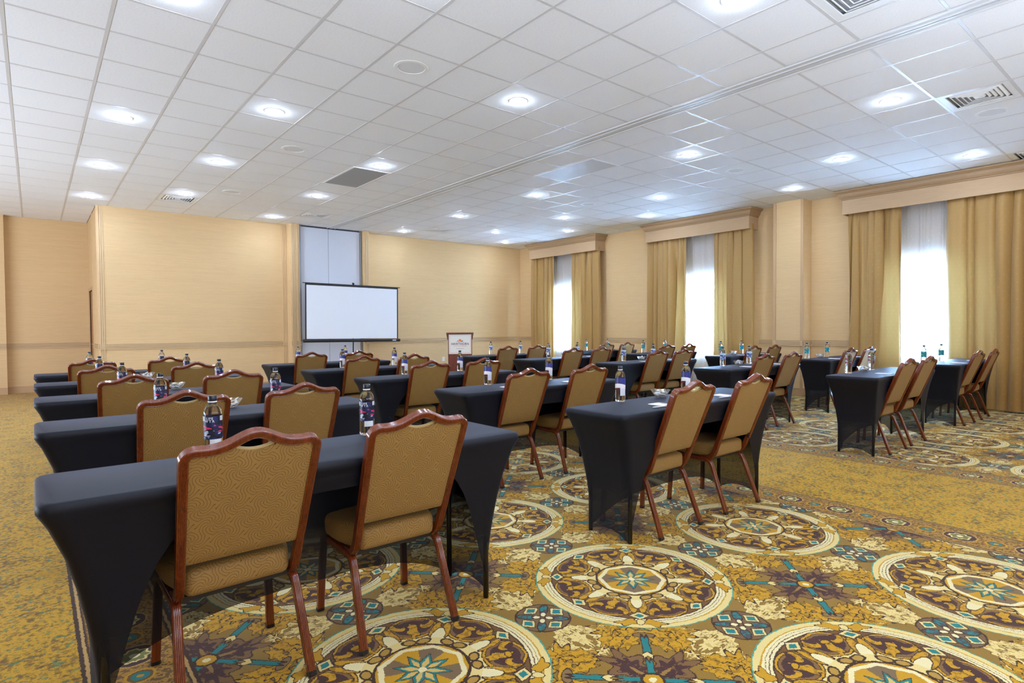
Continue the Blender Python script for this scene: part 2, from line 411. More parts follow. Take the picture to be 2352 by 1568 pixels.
def sheer_mat():
    m, b = new_mat('white_sheer')
    P = texco('UV'); n = nnoise(vmul(P, (500, 500, 1)), 1, 2); d = nnoise(P, 26, 1)
    plug(b.inputs['Base Color'], mix(d > .68, lin(214, 220, 232), lin(250, 250, 252))); b.inputs['Roughness'].default_value = .8
    tl = N.t.nodes.new('ShaderNodeBsdfTranslucent'); tl.inputs[0].default_value = lin(236, 242, 250)
    tr = N.t.nodes.new('ShaderNodeBsdfTransparent')
    m1 = N.t.nodes.new('ShaderNodeMixShader'); m1.inputs[0].default_value = .45; m2 = N.t.nodes.new('ShaderNodeMixShader')
    N.t.links.new((n*.1+.22).k, m2.inputs[0])
    out = N.t.nodes['Material Output']
    N.t.links.new(b.outputs[0], m1.inputs[1]); N.t.links.new(tl.outputs[0], m1.inputs[2]); N.t.links.new(m1.outputs[0], m2.inputs[1]); N.t.links.new(tr.outputs[0], m2.inputs[2])
    N.t.links.new(m2.outputs[0], out.inputs[0])
    return m
M['sheer'] = sheer_mat()
def pane_mat():
    m, b = new_mat('window_glass')
    tr = N.t.nodes.new('ShaderNodeBsdfTransparent'); gl = N.t.nodes.new('ShaderNodeBsdfGlossy'); gl.inputs['Roughness'].default_value = .02
    ms = N.t.nodes.new('ShaderNodeMixShader'); n = nnoise(texco(), 3, 1); N.t.links.new((n*.02+.05).k, ms.inputs[0])
    N.t.links.new(tr.outputs[0], ms.inputs[1]); N.t.links.new(gl.outputs[0], ms.inputs[2]); N.t.links.new(ms.outputs[0], N.t.nodes['Material Output'].inputs[0])
    return m
M['pane'] = pane_mat()
M['valance'] = grasscloth('valance_fabric', lin(192, 160, 124))
M['crown'] = simple('valance_crown_paint', lin(166, 134, 98), .5, var=.03)
M['winframe'] = simple('window_frame_white', lin(225, 226, 228), .4)
M['screen'] = simple('matte_white_screen', lin(238, 242, 250), .8, var=.01)
M['black'] = simple('black_metal', lin(24, 24, 28), .4)
def lectern_wood():
    m, b = new_mat('mahogany_veneer')
    g = nnoise(vmul(texco(), (40, 40, 3)), 1, 4, .7)
    plug(b.inputs['Base Color'], ramp(g, [(.3, lin(74, 30, 18)), (.7, lin(128, 58, 36))], 'LINEAR').outputs[0]); b.inputs['Roughness'].default_value = .35
    return m
M['mahogany'] = lectern_wood()
M['board'] = simple('cream_sign_board', lin(232, 230, 224), .5, var=.02)
M['orange'] = simple('logo_orange', lin(226, 128, 44), .5)
M['maroon'] = simple('logo_maroon', lin(112, 40, 66), .5)
M['grille'] = None
def eggcrate():
    m, b = new_mat('perforated_return_grille')
    X, Y, Z = sep(wpos())
    d = (nabs(nfrac(X/.0125+100)-.5) > .36)+(nabs(nfrac(Y/.0125+100)-.5) > .36)
    plug(b.inputs['Base Color'], mix(N.m('MINIMUM', d, 1.0), lin(96, 96, 98), lin(200, 200, 200))); b.inputs['Roughness'].default_value = .5
    return m
M['grille'] = eggcrate()

# ------------------------------------------------------------------ geometry helpers
def obj(name, bm, mat, parent=None, smooth=False, loc=None):
    me = bpy.data.meshes.new(name)
    if isinstance(bm, bmesh.types.BMesh): bm.to_mesh(me); bm.free()
    else: me.from_pydata(*bm)
    me.materials.append(mat)
    if smooth:
        for p_ in me.polygons: p_.use_smooth = True
        if smooth != True:
            try: me.set_sharp_from_angle(angle=math.radians(smooth))
            except Exception: pass
    o = bpy.data.objects.new(name, me); COL.objects.link(o)
    if parent: o.parent = parent
    if loc: o.location = loc
    return o
def empty(name, loc, rz=0):
    o = bpy.data.objects.new(name, None); COL.objects.link(o); o.location = loc; o.rotation_euler = (0, 0, rz); o.empty_display_size = .1
    return o
def tag(o, label, cat, group=None, kind=None):
    if label: o['label'] = label
    if cat: o['category'] = cat
    if group: o['group'] = group
    if kind: o['kind'] = kind
    return o
def struct(o): o['kind'] = 'structure'; return o
def box(bm, x0, x1, y0, y1, z0, z1, bev=0, seg=2):
    vs = [bm.verts.new(v) for v in ((x0, y0, z0), (x1, y0, z0), (x1, y1, z0), (x0, y1, z0), (x0, y0, z1), (x1, y0, z1), (x1, y1, z1), (x0, y1, z1))]
    fs = [bm.faces.new([vs[i] for i in f]) for f in ((0, 3, 2, 1), (4, 5, 6, 7), (0, 1, 5, 4), (1, 2, 6, 5), (2, 3, 7, 6), (3, 0, 4, 7))]
    if bev:
        es = set(e for f in fs for e in f.edges)
        bmesh.ops.bevel(bm, geom=list(es), offset=bev, segments=seg, profile=.5, affect='EDGES')
    return bm
def nb(*a, **k): return box(bmesh.new(), *a, **k)
def lathe(prof, n=24, bm=None, c=(0, 0, 0)):
    bm = bm or bmesh.new(); rings = []
    for (r, z) in prof:
        if r < 1e-6: rings.append([bm.verts.new((c[0], c[1], c[2]+z))])
        else: rings.append([bm.verts.new((c[0]+r*math.cos(2*PI*i/n), c[1]+r*math.sin(2*PI*i/n), c[2]+z)) for i in range(n)])
    for a, b in zip(rings, rings[1:]):
        for i in range(n):
            j = (i+1) % n
            if len(a) == 1 and len(b) == 1: continue
            if len(a) == 1: bm.faces.new((a[0], b[j], b[i]))
            elif len(b) == 1: bm.faces.new((a[i], a[j], b[0]))
            else: bm.faces.new((a[i], a[j], b[j], b[i]))
    bmesh.ops.recalc_face_normals(bm, faces=bm.faces)
    return bm
def tube(pts, r, n=10, bm=None, cap=True):
    """round bar along a 3-D polyline"""
    bm = bm or bmesh.new(); pts = [Vector(p) for p in pts]; rings = []
    ref = Vector((0, 0, 1)) if abs((pts[-1]-pts[0]).normalized().z) < .9 else Vector((1, 0, 0))
    for i, p in enumerate(pts):
        t = (pts[min(i+1, len(pts)-1)]-pts[max(i-1, 0)]).normalized()
        a = t.cross(ref).normalized(); b = t.cross(a).normalized()
        rings.append([bm.verts.new(p+a*r*math.cos(2*PI*k/n)+b*r*math.sin(2*PI*k/n)) for k in range(n)])
    for A, B in zip(rings, rings[1:]):
        for k in range(n): bm.faces.new((A[k], A[(k+1) % n], B[(k+1) % n], B[k]))
    if cap: bm.faces.new(rings[0][::-1]); bm.faces.new(rings[-1])
    bmesh.ops.recalc_face_normals(bm, faces=bm.faces)
    return bm
def bridge(bm, rings, closed=True, cap=True):
    n = len(rings[0])
    for A, B in zip(rings, rings[1:]):
        for k in range(n if closed else n-1): bm.faces.new((A[k], A[(k+1) % n], B[(k+1) % n], B[k]))
    if cap: bm.faces.new(rings[0][::-1]); bm.faces.new(rings[-1])
def copy_tree(o, parent=None):
    c = o.copy(); COL.objects.link(c); c.parent = parent
    for ch in o.children:
        if not ch.name.startswith('lettering'): copy_tree(ch, c)
    return c

# ------------------------------------------------------------------ the room
H = 3.598; HW_ = H+.08; XR = 11.20; YB = 7.883; YF = 10.30; XJ = 1.06; XL = -6.0; YR = -7.5; T = .6096
struct(obj('floor', nb(XL-.2, XR+.2, YR-.2, YF+.2, -.08, 0), M['carpet']))
# walls
struct(obj('wall_rear', nb(XL-.2, XR+.2, YR-.2, YR, 0, HW_), M['wall']))
struct(obj('wall_left', nb(XL-.2, XL, YR, YF, 0, HW_), M['wall']))
struct(obj('wall_far', nb(XL-.2, XJ, YF, YF+.2, 0, HW_), M['wall']))
bm = bmesh.new()   # the return wall of the nook, with its door opening
DY0, DY1, DZ = 9.08, 10.02, 2.10
box(bm, XJ, XJ+.2, YB+.02, DY0, 0, HW_); box(bm, XJ, XJ+.2, DY1, YF+.2, 0, HW_); box(bm, XJ, XJ+.2, DY0, DY1, DZ, HW_)
struct(obj('wall_nook', bm, M['wall']))
PX0, PX1 = 4.66, 6.16
bm = bmesh.new()
box(bm, XJ, 4.46, YB, YB+.2, 0, HW_); box(bm, 6.30, XR+.2, YB, YB+.2, 0, HW_); box(bm, 4.46, 6.30, YB, YB+.2, 0, HW_)
struct(obj('wall_back', bm, M['wall']))
# window wall with three openings
WZ0, WZ1 = .70, 2.30
WIN = [(5.15, 6.45), (.90, 2.22), (-3.25, -1.90)]
bm = bmesh.new()
ys = [YB+.2]
for a, b_ in WIN: ys += [b_, a]
ys.append(YR-.2)
for i in range(0, len(ys), 2): box(bm, XR, XR+.2, ys[i+1], ys[i], 0, HW_)
for a, b_ in WIN: box(bm, XR, XR+.2, a, b_, 0, WZ0); box(bm, XR, XR+.2, a, b_, WZ1, HW_)
struct(obj('wall_right', bm, M['wall']))
struct(obj('wall_column', nb(10.88, XR, -.652, -.083, 0, HW_), M['wall']))
struct(obj('wall_pilaster', nb(XL, -.29, YF-.16, YF, 0, HW_), M['wall']))
for i, (a, b_) in enumerate(WIN):
    f = bmesh.new()
    for (y0, y1, z0, z1) in ((a, b_, WZ0, WZ0+.05), (a, b_, WZ1-.05, WZ1), (a, a+.05, WZ0, WZ1), (b_-.05, b_, WZ0, WZ1), ((a+b_)/2-.025, (a+b_)/2+.025, WZ0, WZ1)):
        box(f, XR+.09, XR+.15, y0, y1, z0, z1)
    fr = struct(obj('window_%d' % (i+1), f, M['winframe']))
    for (y0, y1) in ((a+.05, (a+b_)/2-.025), ((a+b_)/2+.025, b_-.05)):
        obj('pane', nb(XR+.115, XR+.125, y0, y1, WZ0+.05, WZ1-.05), M['pane'], fr)
    obj('sill', nb(XR-.03, XR+.09, a-.04, b_+.04, WZ0-.03, WZ0, bev=.004), M['winframe'], fr)

# chair rail: four thin beads with recessed grooves, following every wall face
def rail(name, runs, z0, z1, beads, proud, mat):
    for (x0, y0, x1, y1, nx, ny) in runs:
        bm = bmesh.new(); bg_ = bmesh.new(); dz = (z1-z0)/beads
        for k in range(beads):
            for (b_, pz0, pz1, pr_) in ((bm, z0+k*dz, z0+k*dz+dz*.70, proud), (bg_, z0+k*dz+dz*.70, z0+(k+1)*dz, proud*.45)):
                xa, xb = sorted((x0, x1)); ya, yb = sorted((y0, y1))
                if nx: xa, xb = sorted((x0, x0+nx*pr_))
                else: ya, yb = sorted((y0, y0+ny*pr_))
                box(b_, xa, xb, ya, yb, pz0, pz1)
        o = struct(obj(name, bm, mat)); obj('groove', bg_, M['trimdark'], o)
RZ0, RZ1 = .915, 1.010
CV = [(4.45, 7.10), (.37, 2.95), (-3.90, -1.33)]     # the walls hidden by the drapes
runs = [(XJ, YB, 4.46, YB, 0, -1), (6.30, YB, XR, YB, 0, -1), (-.29, YF, XJ, YF, 0, -1), (XL, YF-.16, -.29, YF-.16, 0, -1),
        (XJ, YB, XJ, DY0-.07, -1, 0), (XJ, DY1+.07, XJ, YF, -1, 0),
        (XR, 7.10, XR, YB, -1, 0), (XR, 2.95, XR, 4.45, -1, 0), (XR, -.083, XR, .37, -1, 0), (10.88, -.652, 10.88, -.083, -1, 0), (XR, -1.33, XR, -.652, -1, 0), (XR, YR, XR, -3.90, -1, 0),
        (10.88, -.652, XR, -.652, 0, -1), (4.46, 7.60, 4.66, 7.60, 0, -1), (6.16, 7.60, 6.30, 7.60, 0, -1)]
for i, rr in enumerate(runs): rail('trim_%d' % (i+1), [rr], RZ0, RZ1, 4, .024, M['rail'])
for side, rs in dict(back=runs[0:2]+runs[13:15], far=runs[2:4], nook=runs[4:6], right=runs[6:13]).items():
    bm = bmesh.new()
    for (x0, y0, x1, y1, nx, ny) in rs:
        xa, xb = sorted((x0, x1)); ya, yb = sorted((y0, y1))
        if nx: box(bm, *sorted((x0, x0+nx*.015)), ya, yb, 0, .125); box(bm, *sorted((x0, x0+nx*.020)), ya, yb, .125, .137)
        else: box(bm, xa, xb, *sorted((y0, y0+ny*.015)), 0, .125); box(bm, xa, xb, *sorted((y0, y0+ny*.020)), .125, .137)
    struct(obj('baseboard_'+side, bm, M['trim']))
# reeded vertical edge strips and the two posts of the partition pocket
def vstrip(k, x0, x1, y, ny=-1, dep=.012):
    bm = bmesh.new(); n = 3; dx = (x1-x0)/n
    for i in range(n): box(bm, x0+i*dx+.004, x0+(i+1)*dx-.004, *sorted((y, y+ny*dep)), .137, H)
    struct(obj('trim_%d' % k, bm, M['rail']))
struct(obj('wall_pocket_post', nb(4.46, 4.655, 7.60, YB, 0, H), M['wall']))
struct(obj('wall_pocket_post', nb(6.16, 6.30, 7.60, YB, 0, H), M['wall']))
vstrip(31, 4.475, 4.56, 7.60); vstrip(32, 4.60, 4.65, 7.60); vstrip(33, 6.20, 6.29, 7.60); vstrip(34, XJ+.005, XJ+.09, YB); vstrip(35, 4.36, 4.455, YB); vstrip(36, 6.305, 6.39, YB)
for k, (y0, y1) in enumerate(((YB, YB+.09), (DY0-.17, DY0-.075))):
    bm = bmesh.new()
    for i in range(3): box(bm, XJ-.012, XJ, y0+i*.03+.004, y0+(i+1)*.03-.004, .137, H)
    struct(obj('trim_%d' % (37+k), bm, M['rail']))
for k, (y0, y1) in enumerate(((-.652, -.60), (-.135, -.083))):
    struct(obj('trim_%d' % (41+k), nb(10.868, 10.88, y0, y1, .137, H), M['trim']))
# door of the nook
bm = bmesh.new()
for (y0, y1, z0, z1) in ((DY0-.07, DY0, 0, DZ+.07), (DY1, DY1+.07, 0, DZ+.07), (DY0, DY1, DZ, DZ+.07)): box(bm, XJ-.018, XJ+.03, y0, y1, z0, z1, bev=.004)
d = struct(obj('door_1', bm, M['trim']))
leaf_ = obj('door_leaf', nb(XJ+.012, XJ+.055, DY0+.003, DY1-.003, .01, DZ-.003), M['doorwood'], d)
bm = tube([(XJ+.012, DY0+.09, 1.0), (XJ-.03, DY0+.09, 1.0)], .011); tube([(XJ-.03, DY0+.085, 1.0), (XJ-.03, DY0+.20, 1.0)], .009, bm=bm)
obj('door_handle', bm, M['alu'], leaf_, True)

# ------------------------------------------------------------------ ceiling
ceil = struct(obj('ceiling', nb(XL-.2, XR+.2, YR-.2, YF+.2, H+.06, H+.16), M['white']))
TRK0, TRK1 = 5.315, 5.505
xl = [k*T for k in range(-10, 9)]+[TRK0]
xr = [TRK1]+[k*T-.0888 for k in range(10, 19)]+[XR]
xl = [XL]+[x for x in xl if x > XL+.05]
ysl = [YR]+[k*T for k in range(-12, 17) if k*T > YR+.05]+[YF]
holes = {('L', 3, 10), ('L', 7, 10), ('R', 12, 10), ('R', 17, 10), ('R', 12, -7), ('L', 7, -7), ('R', 17, -7), ('L', 6, 4), ('L', 6, 5), ('R', 10, 0), ('R', 10, 1)}
def cellkey(side, xa, ya):
    return (side, round((xa if side == 'L' else xa+.0888)/T), round(ya/T))
cells = []
for side, xs in (('L', xl), ('R', xr)):
    for xa, xb in zip(xs, xs[1:]):
        for ya, yb in zip(ysl, ysl[1:]):
            if cellkey(side, xa, ya) in holes and xb-xa > .55: continue
            if ya > YB+.05 and xa > XJ-.05: continue
            xb2 = xb
            if ya > YB-.3 and xb > XJ and xa < XJ and ya > YB: xb2 = XJ
            yb2 = yb
            if yb > YB and xa >= XJ-.01: yb2 = YB
            cells.append((xa, xb2, ya, yb2))
def depth_of(c):
    p_ = Vector(((c[0]+c[1])/2-CX, (c[2]+c[3])/2-CY, H-CAMZ)); z = p_.dot(fw)
    if z < .3: return 1e9
    x = 1214+F*p_.dot(rt)/z; y = 784-F*p_.dot(up)/z
    if x < -250 or x > 2600 or y < -320: return 1e9
    return p_.length
cells.sort(key=depth_of)
full = {}
rest = bmesh.new()
for i, (xa, xb, ya, yb) in enumerate(cells):
    g = .0105
    sx, sy = xb-xa-2*g, yb-ya-2*g
    if sx < .02 or sy < .02: continue
    if i < 300:
        key = (round(sx, 3), round(sy, 3))
        if key not in full:
            bm = bmesh.new(); box(bm, -sx/2, sx/2, -sy/2, sy/2, 0, .016, bev=.003, seg=1)
            me = bpy.data.meshes.new('tile'); bm.to_mesh(me); bm.free(); me.materials.append(M['tile']); full[key] = me
        o = bpy.data.objects.new('tile', full[key]); COL.objects.link(o); o.parent = ceil; o.location = ((xa+xb)/2, (ya+yb)/2, H+.0022+random.uniform(-.0005, .0007))
        o.rotation_euler = (random.uniform(-.0012, .0012), random.uniform(-.0012, .0012), 0)
    else: box(rest, xa+g, xb-g, ya+g, yb-g, H+.0022, H+.018)
tag(obj('tiles', rest, M['tile'], ceil), None, None, kind='stuff')
for xs in (xl[1:-1], xr[1:-1]):
    for x in xs:
        y1 = YB if x > XJ else YF
        obj('grid_runner', nb(x-.012, x+.012, YR, y1, H, H+.006), M['grid'], ceil)
for y in ysl[1:-1]:
    x1 = XR if y < YB else XJ
    if y < YB:
        obj('cross_runner', nb(XL, TRK0, y-.012, y+.012, H+.0008, H+.0062), M['grid'], ceil); obj('cross_runner', nb(TRK1, XR, y-.012, y+.012, H+.0008, H+.0062), M['grid'], ceil)
    else: obj('cross_runner', nb(XL, XJ, y-.012, y+.012, H+.0008, H+.0062), M['grid'], ceil)
# operable-wall track
tr = empty('partition_track', (5.41, 0, H)); tag(tr, 'white metal track with a dark slot running the length of the ceiling', 'ceiling track')
bm = bmesh.new()
for (a, b_, z0, z1) in ((TRK0, TRK0+.012, -.012, .02), (TRK0+.012, 5.40, -.004, .02), (5.422, TRK1-.012, -.004, .02), (TRK1-.012, TRK1, -.014, .02), (5.385, 5.40, -.014, .0), (5.422, 5.437, -.014, 0)):
    box(bm, a-5.41, b_-5.41, YR, 7.70, z0, z1)
obj('rail', bm, M['grid'], tr); obj('slot', nb(5.40-5.41, 5.422-5.41, YR, 7.70, .006, .03), M['slot'], tr)

# downlights
ROW = {1.5: ('first', [-9.5, -5.5, -1.5, 3.56, 7.6, 11.6]), 3.5: ('second', [-7.5, -3.5, 1.56, 5.59, 9.6]), 6.5: ('third', [-9.5, -5.47, -1.5, 3.6, 7.6, 11.6]),
       11.5: ('fourth', [-9.5, -5.5, -1.5, 3.6, 7.6, 11.55]), 14.5: ('fifth', [-7.5, -3.5, 1.57, 5.58, 9.55]), 16.5: ('sixth', [-9.5, -5.5, -1.45, 3.56, 7.54, 11.5])}
lens = lathe([(0, -.030), (.025, -.028), (.048, -.021), (.064, -.010), (.070, .0), (.071, .004), (0, .004)], 24)
lens_me = bpy.data.meshes.new('lens'); lens.to_mesh(lens_me); lens.free(); lens_me.materials.append(M['lamp'])
rg = lathe([(.070, 0), (.072, -.006), (.092, -.006), (.098, 0), (.098, .008), (.070, .008), (.070, 0)], 28)
rg_me = bpy.data.meshes.new('trim_ring'); rg.to_mesh(rg_me); rg.free(); rg_me.materials.append(M['white'])
for tx, (nm, tys) in ROW.items():
    far = len(tys)
    for i, ty in enumerate(tys):
        X = tx*T-(.0888 if tx > 9 else 0)
        e = empty('ceiling_downlight', (X, ty*T, H+.004))
        for n_, me in (('lens', lens_me), ('trim_ring', rg_me)):
            c = bpy.data.objects.new(n_, me); COL.objects.link(c); c.parent = e
        k = ['farthest', 'second farthest', 'third farthest', 'fourth farthest', 'fifth farthest', 'sixth farthest'][far-1-i]
        tag(e, 'lit recessed downlight, %s lamp in the %s lengthwise row from the left' % (k, nm), 'ceiling light', 'round downlights in the tile ceiling')
# speakers
def speaker(tx, ty, side, k):
    X = tx*T-(.0888 if tx > 9 else 0); e = empty('ceiling_speaker', (X, ty*T, H+.006))
    obj('rim', lathe([(.118, -.001), (.120, -.008), (.150, -.007), (.156, 0), (.156, .004), (.118, .004), (.118, -.001)], 36), M['white'], e, 40)
    obj('speaker_grille', lathe([(0, -.005), (.119, -.004), (.119, .002), (0, .002)], 36), M['spk'], e, 40)
    tag(e, 'round flush ceiling speaker %s, %s of its row' % (side, k), 'speaker', 'round ceiling speakers')
for ty, k in ((-1.48, 'nearest'), (3.56, 'middle one'), (8.58, 'farthest')): speaker(4.5, ty, 'left of the ceiling track', k)
for ty, k in ((-6.46, 'nearest'), (-1.46, 'second nearest'), (3.54, 'third nearest'), (8.58, 'farthest')): speaker(13.56, ty, 'right of the ceiling track', k)
# diffusers: four nested louvre frames
def diffuser(side, kx, ky, lab):
    X = (kx+.5)*T-(.0888 if side == 'R' else 0); Y = (ky+.5)*T
    e = empty('air_diffuser', (X, Y, H+.004))
    bm = bmesh.new(); s0 = T/2-.012
    for (a, b_) in ((s0, .235),):
        for (x0, x1, y0, y1) in ((-a, a, -a, -b_), (-a, a, b_, a), (-a, -b_, -b_, b_), (b_, a, -b_, b_)): box(bm, x0, x1, y0, y1, 0, .012)
    obj('face_plate', bm, M['white'], e)
    obj('throat', nb(-.235, .235, -.235, .235, .04, .05), M['ventgrey'], e)
    for r0 in (.225, .185, .145, .105, .065):
        bm = bmesh.new(); r1 = r0-.030
        A = [bm.verts.new((sx*r0, sy*r0, .030)) for sx, sy in ((-1, -1), (1, -1), (1, 1), (-1, 1))]
        B = [bm.verts.new((sx*r1, sy*r1, -.004)) for sx, sy in ((-1, -1), (1, -1), (1, 1), (-1, 1))]
        C_ = [bm.verts.new((sx*(r1-.006), sy*(r1-.006), .000)) for sx, sy in ((-1, -1), (1, -1), (1, 1), (-1, 1))]
        for k in range(4):
            bm.faces.new((A[k], A[(k+1) % 4], B[(k+1) % 4], B[k])); bm.faces.new((B[k], B[(k+1) % 4], C_[(k+1) % 4], C_[k]))
        if r0 == .065: bm.faces.new(C_)
        obj('louvre', bm, M['white'], e)
    tag(e, lab, 'air vent', 'square air diffusers')
diffuser('L', 3, 10, 'square white louvred diffuser near the far left corner of the ceiling')
diffuser('L', 7, 10, 'square white louvred diffuser just left of the track, near the back wall')
diffuser('R', 12, 10, 'square white louvred diffuser right of the track, near the back wall')
diffuser('R', 17, 10, 'square white louvred diffuser in the far right corner of the ceiling')
diffuser('R', 12, -7, 'large looking white diffuser at the upper right beside a speaker')
diffuser('L', 7, -7, 'white diffuser cut off by the top edge, left of the track')
diffuser('R', 17, -7, 'white diffuser cut by the right edge above the nearest valance')
def bigpanel(name, side, kx, ky, mat, label, cat):
    x0 = kx*T-(.0888 if side == 'R' else 0); e = empty(name, (x0+T/2, (ky+1)*T, H+.004))
    bm = bmesh.new(); a, b_ = T/2-.012, T-.012
    for (q0, q1, q2, q3) in ((-a, a, -b_, -b_+.03), (-a, a, b_-.03, b_), (-a, -a+.03, -b_+.03, b_-.03), (a-.03, a, -b_+.03, b_-.03)): box(bm, q0, q1, q2, q3, -.009, .010)
    obj('face_frame', bm, M['white'], e); obj('face', nb(-a+.03, a-.03, -b_+.03, b_-.03, -.0065, -.0045), mat, e)
    tag(e, label, cat)
bigpanel('return_grille', 'L', 6, 4, M['grille'], 'dark grey perforated return air grille, two tiles long, left of the track', 'air grille')
bigpanel('return_grille', 'R', 10, 0, M['grillegrey'], 'plain grey metal return panel in white frame, right of the track', 'air grille')

# ------------------------------------------------------------------ operable partition in its pocket
pt = empty('folding_partition', (5.41, 7.75, 0)); tag(pt, 'light grey fabric folding partition parked behind the screen, full height', 'partition')
for (a, b_) in ((4.725, 5.345), (5.351, 6.10)):
    o = obj('panel', nb(a-5.41, b_-5.41, -.045, .045, .02, H-.03, bev=.003), M['panelgrey'], pt)
for (a, b_) in ((4.665, 4.722), (6.103, 6.150)): obj('edge_post', nb(a-5.41, b_-5.41, -.055, .045, .005, H-.005), M['alu'], pt)
obj('top_seal', nb(4.722-5.41, 6.103-5.41, -.05, .045, H-.028, H-.002), M['slot'], pt); obj('seam', nb(5.3455-5.41, 5.3505-5.41, -.035, .04, .02, H-.03), M['slot'], pt)

# ------------------------------------------------------------------ valances, curtains
def valance(y0, y1, lab):
    e = empty('valance_box', (XR, (y0+y1)/2, 3.195)); hy = (y1-y0)/2; dx = .35
    tag(e, lab, 'valance', 'fabric-covered cornice boxes')
    bm = bmesh.new(); Ht = H-3.195-.005
    box(bm, -dx, -dx+.02, -hy, hy, 0, Ht-.01); obj('front_board', bm, M['valance'], e)
    for s in (-1, 1): obj('return_board', nb(-dx+.02, -.002, s*hy-(.02 if s > 0 else 0), s*hy+(0 if s > 0 else .02), 0, Ht-.01), M['valance'], e)
    # crown moulding swept round three sides
    prof = [(0, Ht-.155), (.012, Ht-.150), (.016, Ht-.135), (.030, Ht-.125), (.048, Ht-.095), (.060, Ht-.055), (.085, Ht-.030), (.100, Ht-.026), (.106, Ht-.012), (.106, Ht-.001), (0, Ht-.001)]
    bm = bmesh.new(); rings = []
    for (px_, py_, ox, oy) in ((-.002, -hy, 0, -1), (-dx, -hy, -1, -1), (-dx, hy, -1, 1), (-.002, hy, 0, 1)):
        rings.append([bm.verts.new((px_+ox*o_, py_+oy*o_, z_)) for o_, z_ in prof])
    bridge(bm, rings, True, True); bmesh.ops.recalc_face_normals(bm, faces=bm.faces)
    obj('crown_moulding', bm, M['crown'], e)
    obj('curtain_rail', nb(-.20, -.17, -hy+.03, hy-.03, .10, .13), M['white'], e)
VAL = [(4.50, 7.03), (.40, 2.93), (-3.86, -1.33)]
VN = ['farthest window, next to the lectern wall', 'middle window, left of the column', 'nearest window at right, right of the column']
for (a, b_), n_ in zip(VAL, VN): valance(a, b_, 'tan cornice box with crown moulding over the '+n_)
def drape(name, y0, y1, x, ztop, zbot, folds, amp, mat, seed, flare=.0, parent=None, res=24, nv=22, yo=None, pinch=.45):
    rnd = random.Random(seed); nu = int(folds*res); vs = []; fs = []; uvs = []
    ph = [rnd.uniform(0, 6.28) for _ in range(6)]; L = (y1-y0)
    for j in range(nv+1):
        v = j/nv; z = ztop+(zbot-ztop)*v
        for i in range(nu+1):
            u = i/nu
            # folds of uneven width, tighter at the heading and looser at the hem
            uu = u+.35/folds*math.sin(2*PI*u*folds*.37+ph[0])*(.4+.6*v)+.22/folds*math.sin(2*PI*u*folds*.61+ph[1]+v*1.2)
            a = 2*PI*folds*uu
            am = amp*(.66+.34*math.sin(2*PI*u*folds*.29+ph[2]+v*.9))*(.62+.42*min(1, v*3))
            off = am*(math.sin(a)+.22*math.sin(2*a+ph[3]))
            hd = math.exp(-((v)/.035)**2)*amp*.35*math.sin(2*a+ph[4])
            sw = .010*math.sin(2*PI*v*1.3+ph[5])*v
            yy = y0+L*u+am*pinch*math.cos(a)+sw*(1 if i else 0)+(yo(v, u) if yo else 0)
            vs.append((x+off+hd, yy, z)); uvs.append((u*L*1.7, z))
    for j in range(nv):
        for i in range(nu):
            a = j*(nu+1)+i; fs.append((a, a+1, a+nu+2, a+nu+1))
    o = obj(name, (vs, [], fs), mat, parent, True)
    uvl = o.data.uv_layers.new(name='UVMap')
    for l in o.data.loops: uvl.data[l.index].uv = uvs[l.vertex_index]
    return o
CUR = [((6.12, 7.03), (5.46, 6.14), (4.48, 5.48)), ((1.90, 2.93), (1.24, 1.92), (.40, 1.26)), ((-2.22, -1.36), (-2.92, -2.18), (-3.84, -2.86))]
for i, ((l0, l1), (s0, s1), (r0, r1)) in enumerate(CUR):
    pl = ['farthest window', 'middle window', 'nearest window'][i]
    c = drape('curtain', l0, l1, 10.965, 3.30, .03, 4.6, .075, M['curtain'], 11+i, pinch=.8)
    tag(c, 'gold drape on the left side of the %s' % pl, 'curtain', 'gold floor-length drapes')
    c = drape('curtain', r0, r1, 10.965, 3.30, .03, 5.2, .075, M['curtain'], 31+i, pinch=.8)
    tag(c, 'gold drape on the right side of the %s' % pl, 'curtain', 'gold floor-length drapes')
    c = drape('sheer_curtain', s0-.45, s1+.45, 11.125, 3.30, .05, 17, .012, M['sheer'], 51+i, res=10)
    tag(c, 'white sheer curtain glowing with daylight in the %s' % pl, 'curtain', 'white sheers')

# ------------------------------------------------------------------ screen, lectern, plates
s = empty('projection_screen', (5.62, 7.0, 0)); tag(s, 'portable tripod projection screen, white with black border, by the back wall', 'projection screen')
s.rotation_euler = (0, math.radians(.6), 0)
W2 = 1.135
obj('screen_fabric', nb(-1.06, 1.06, -.002, .002, 1.06, 2.21), M['screen'], s)
bm = bmesh.new()
for sx in (-1, 1): box(bm, *sorted((sx*1.06, sx*1.088)), -.003, .003, 1.04, 2.24)
box(bm, -1.088, 1.088, -.003, .003, 2.21, 2.245); obj('screen_border', bm, M['black'], s)
rc_ = obj('roller_case', lathe([(0, -W2), (.030, -W2), (.036, -W2+.01), (.036, W2-.01), (.030, W2), (0, W2)], 20), M['black'], s, 40)
rc_.rotation_euler = (0, PI/2, 0); rc_.location = (0, 0, 1.015)
obj('top_bar', nb(-1.14, 1.14, -.010, .010, 2.245, 2.262, bev=.003), M['black'], s)
bm = tube([(0, .045, .02), (0, .045, 2.30)], .013); obj('pole', bm, M['black'], s, True)
bm = tube([(0, .045, 2.29), (0, .0, 2.30), (0, -.005, 2.262)], .008); box(bm, -.02, .02, .02, .06, 2.28, 2.31, bev=.004); obj('hanger_hook', bm, M['black'], s)
obj('brand_plate', nb(.93, 1.02, -.040, -.036, 1.005, 1.025), M['ring'], s)
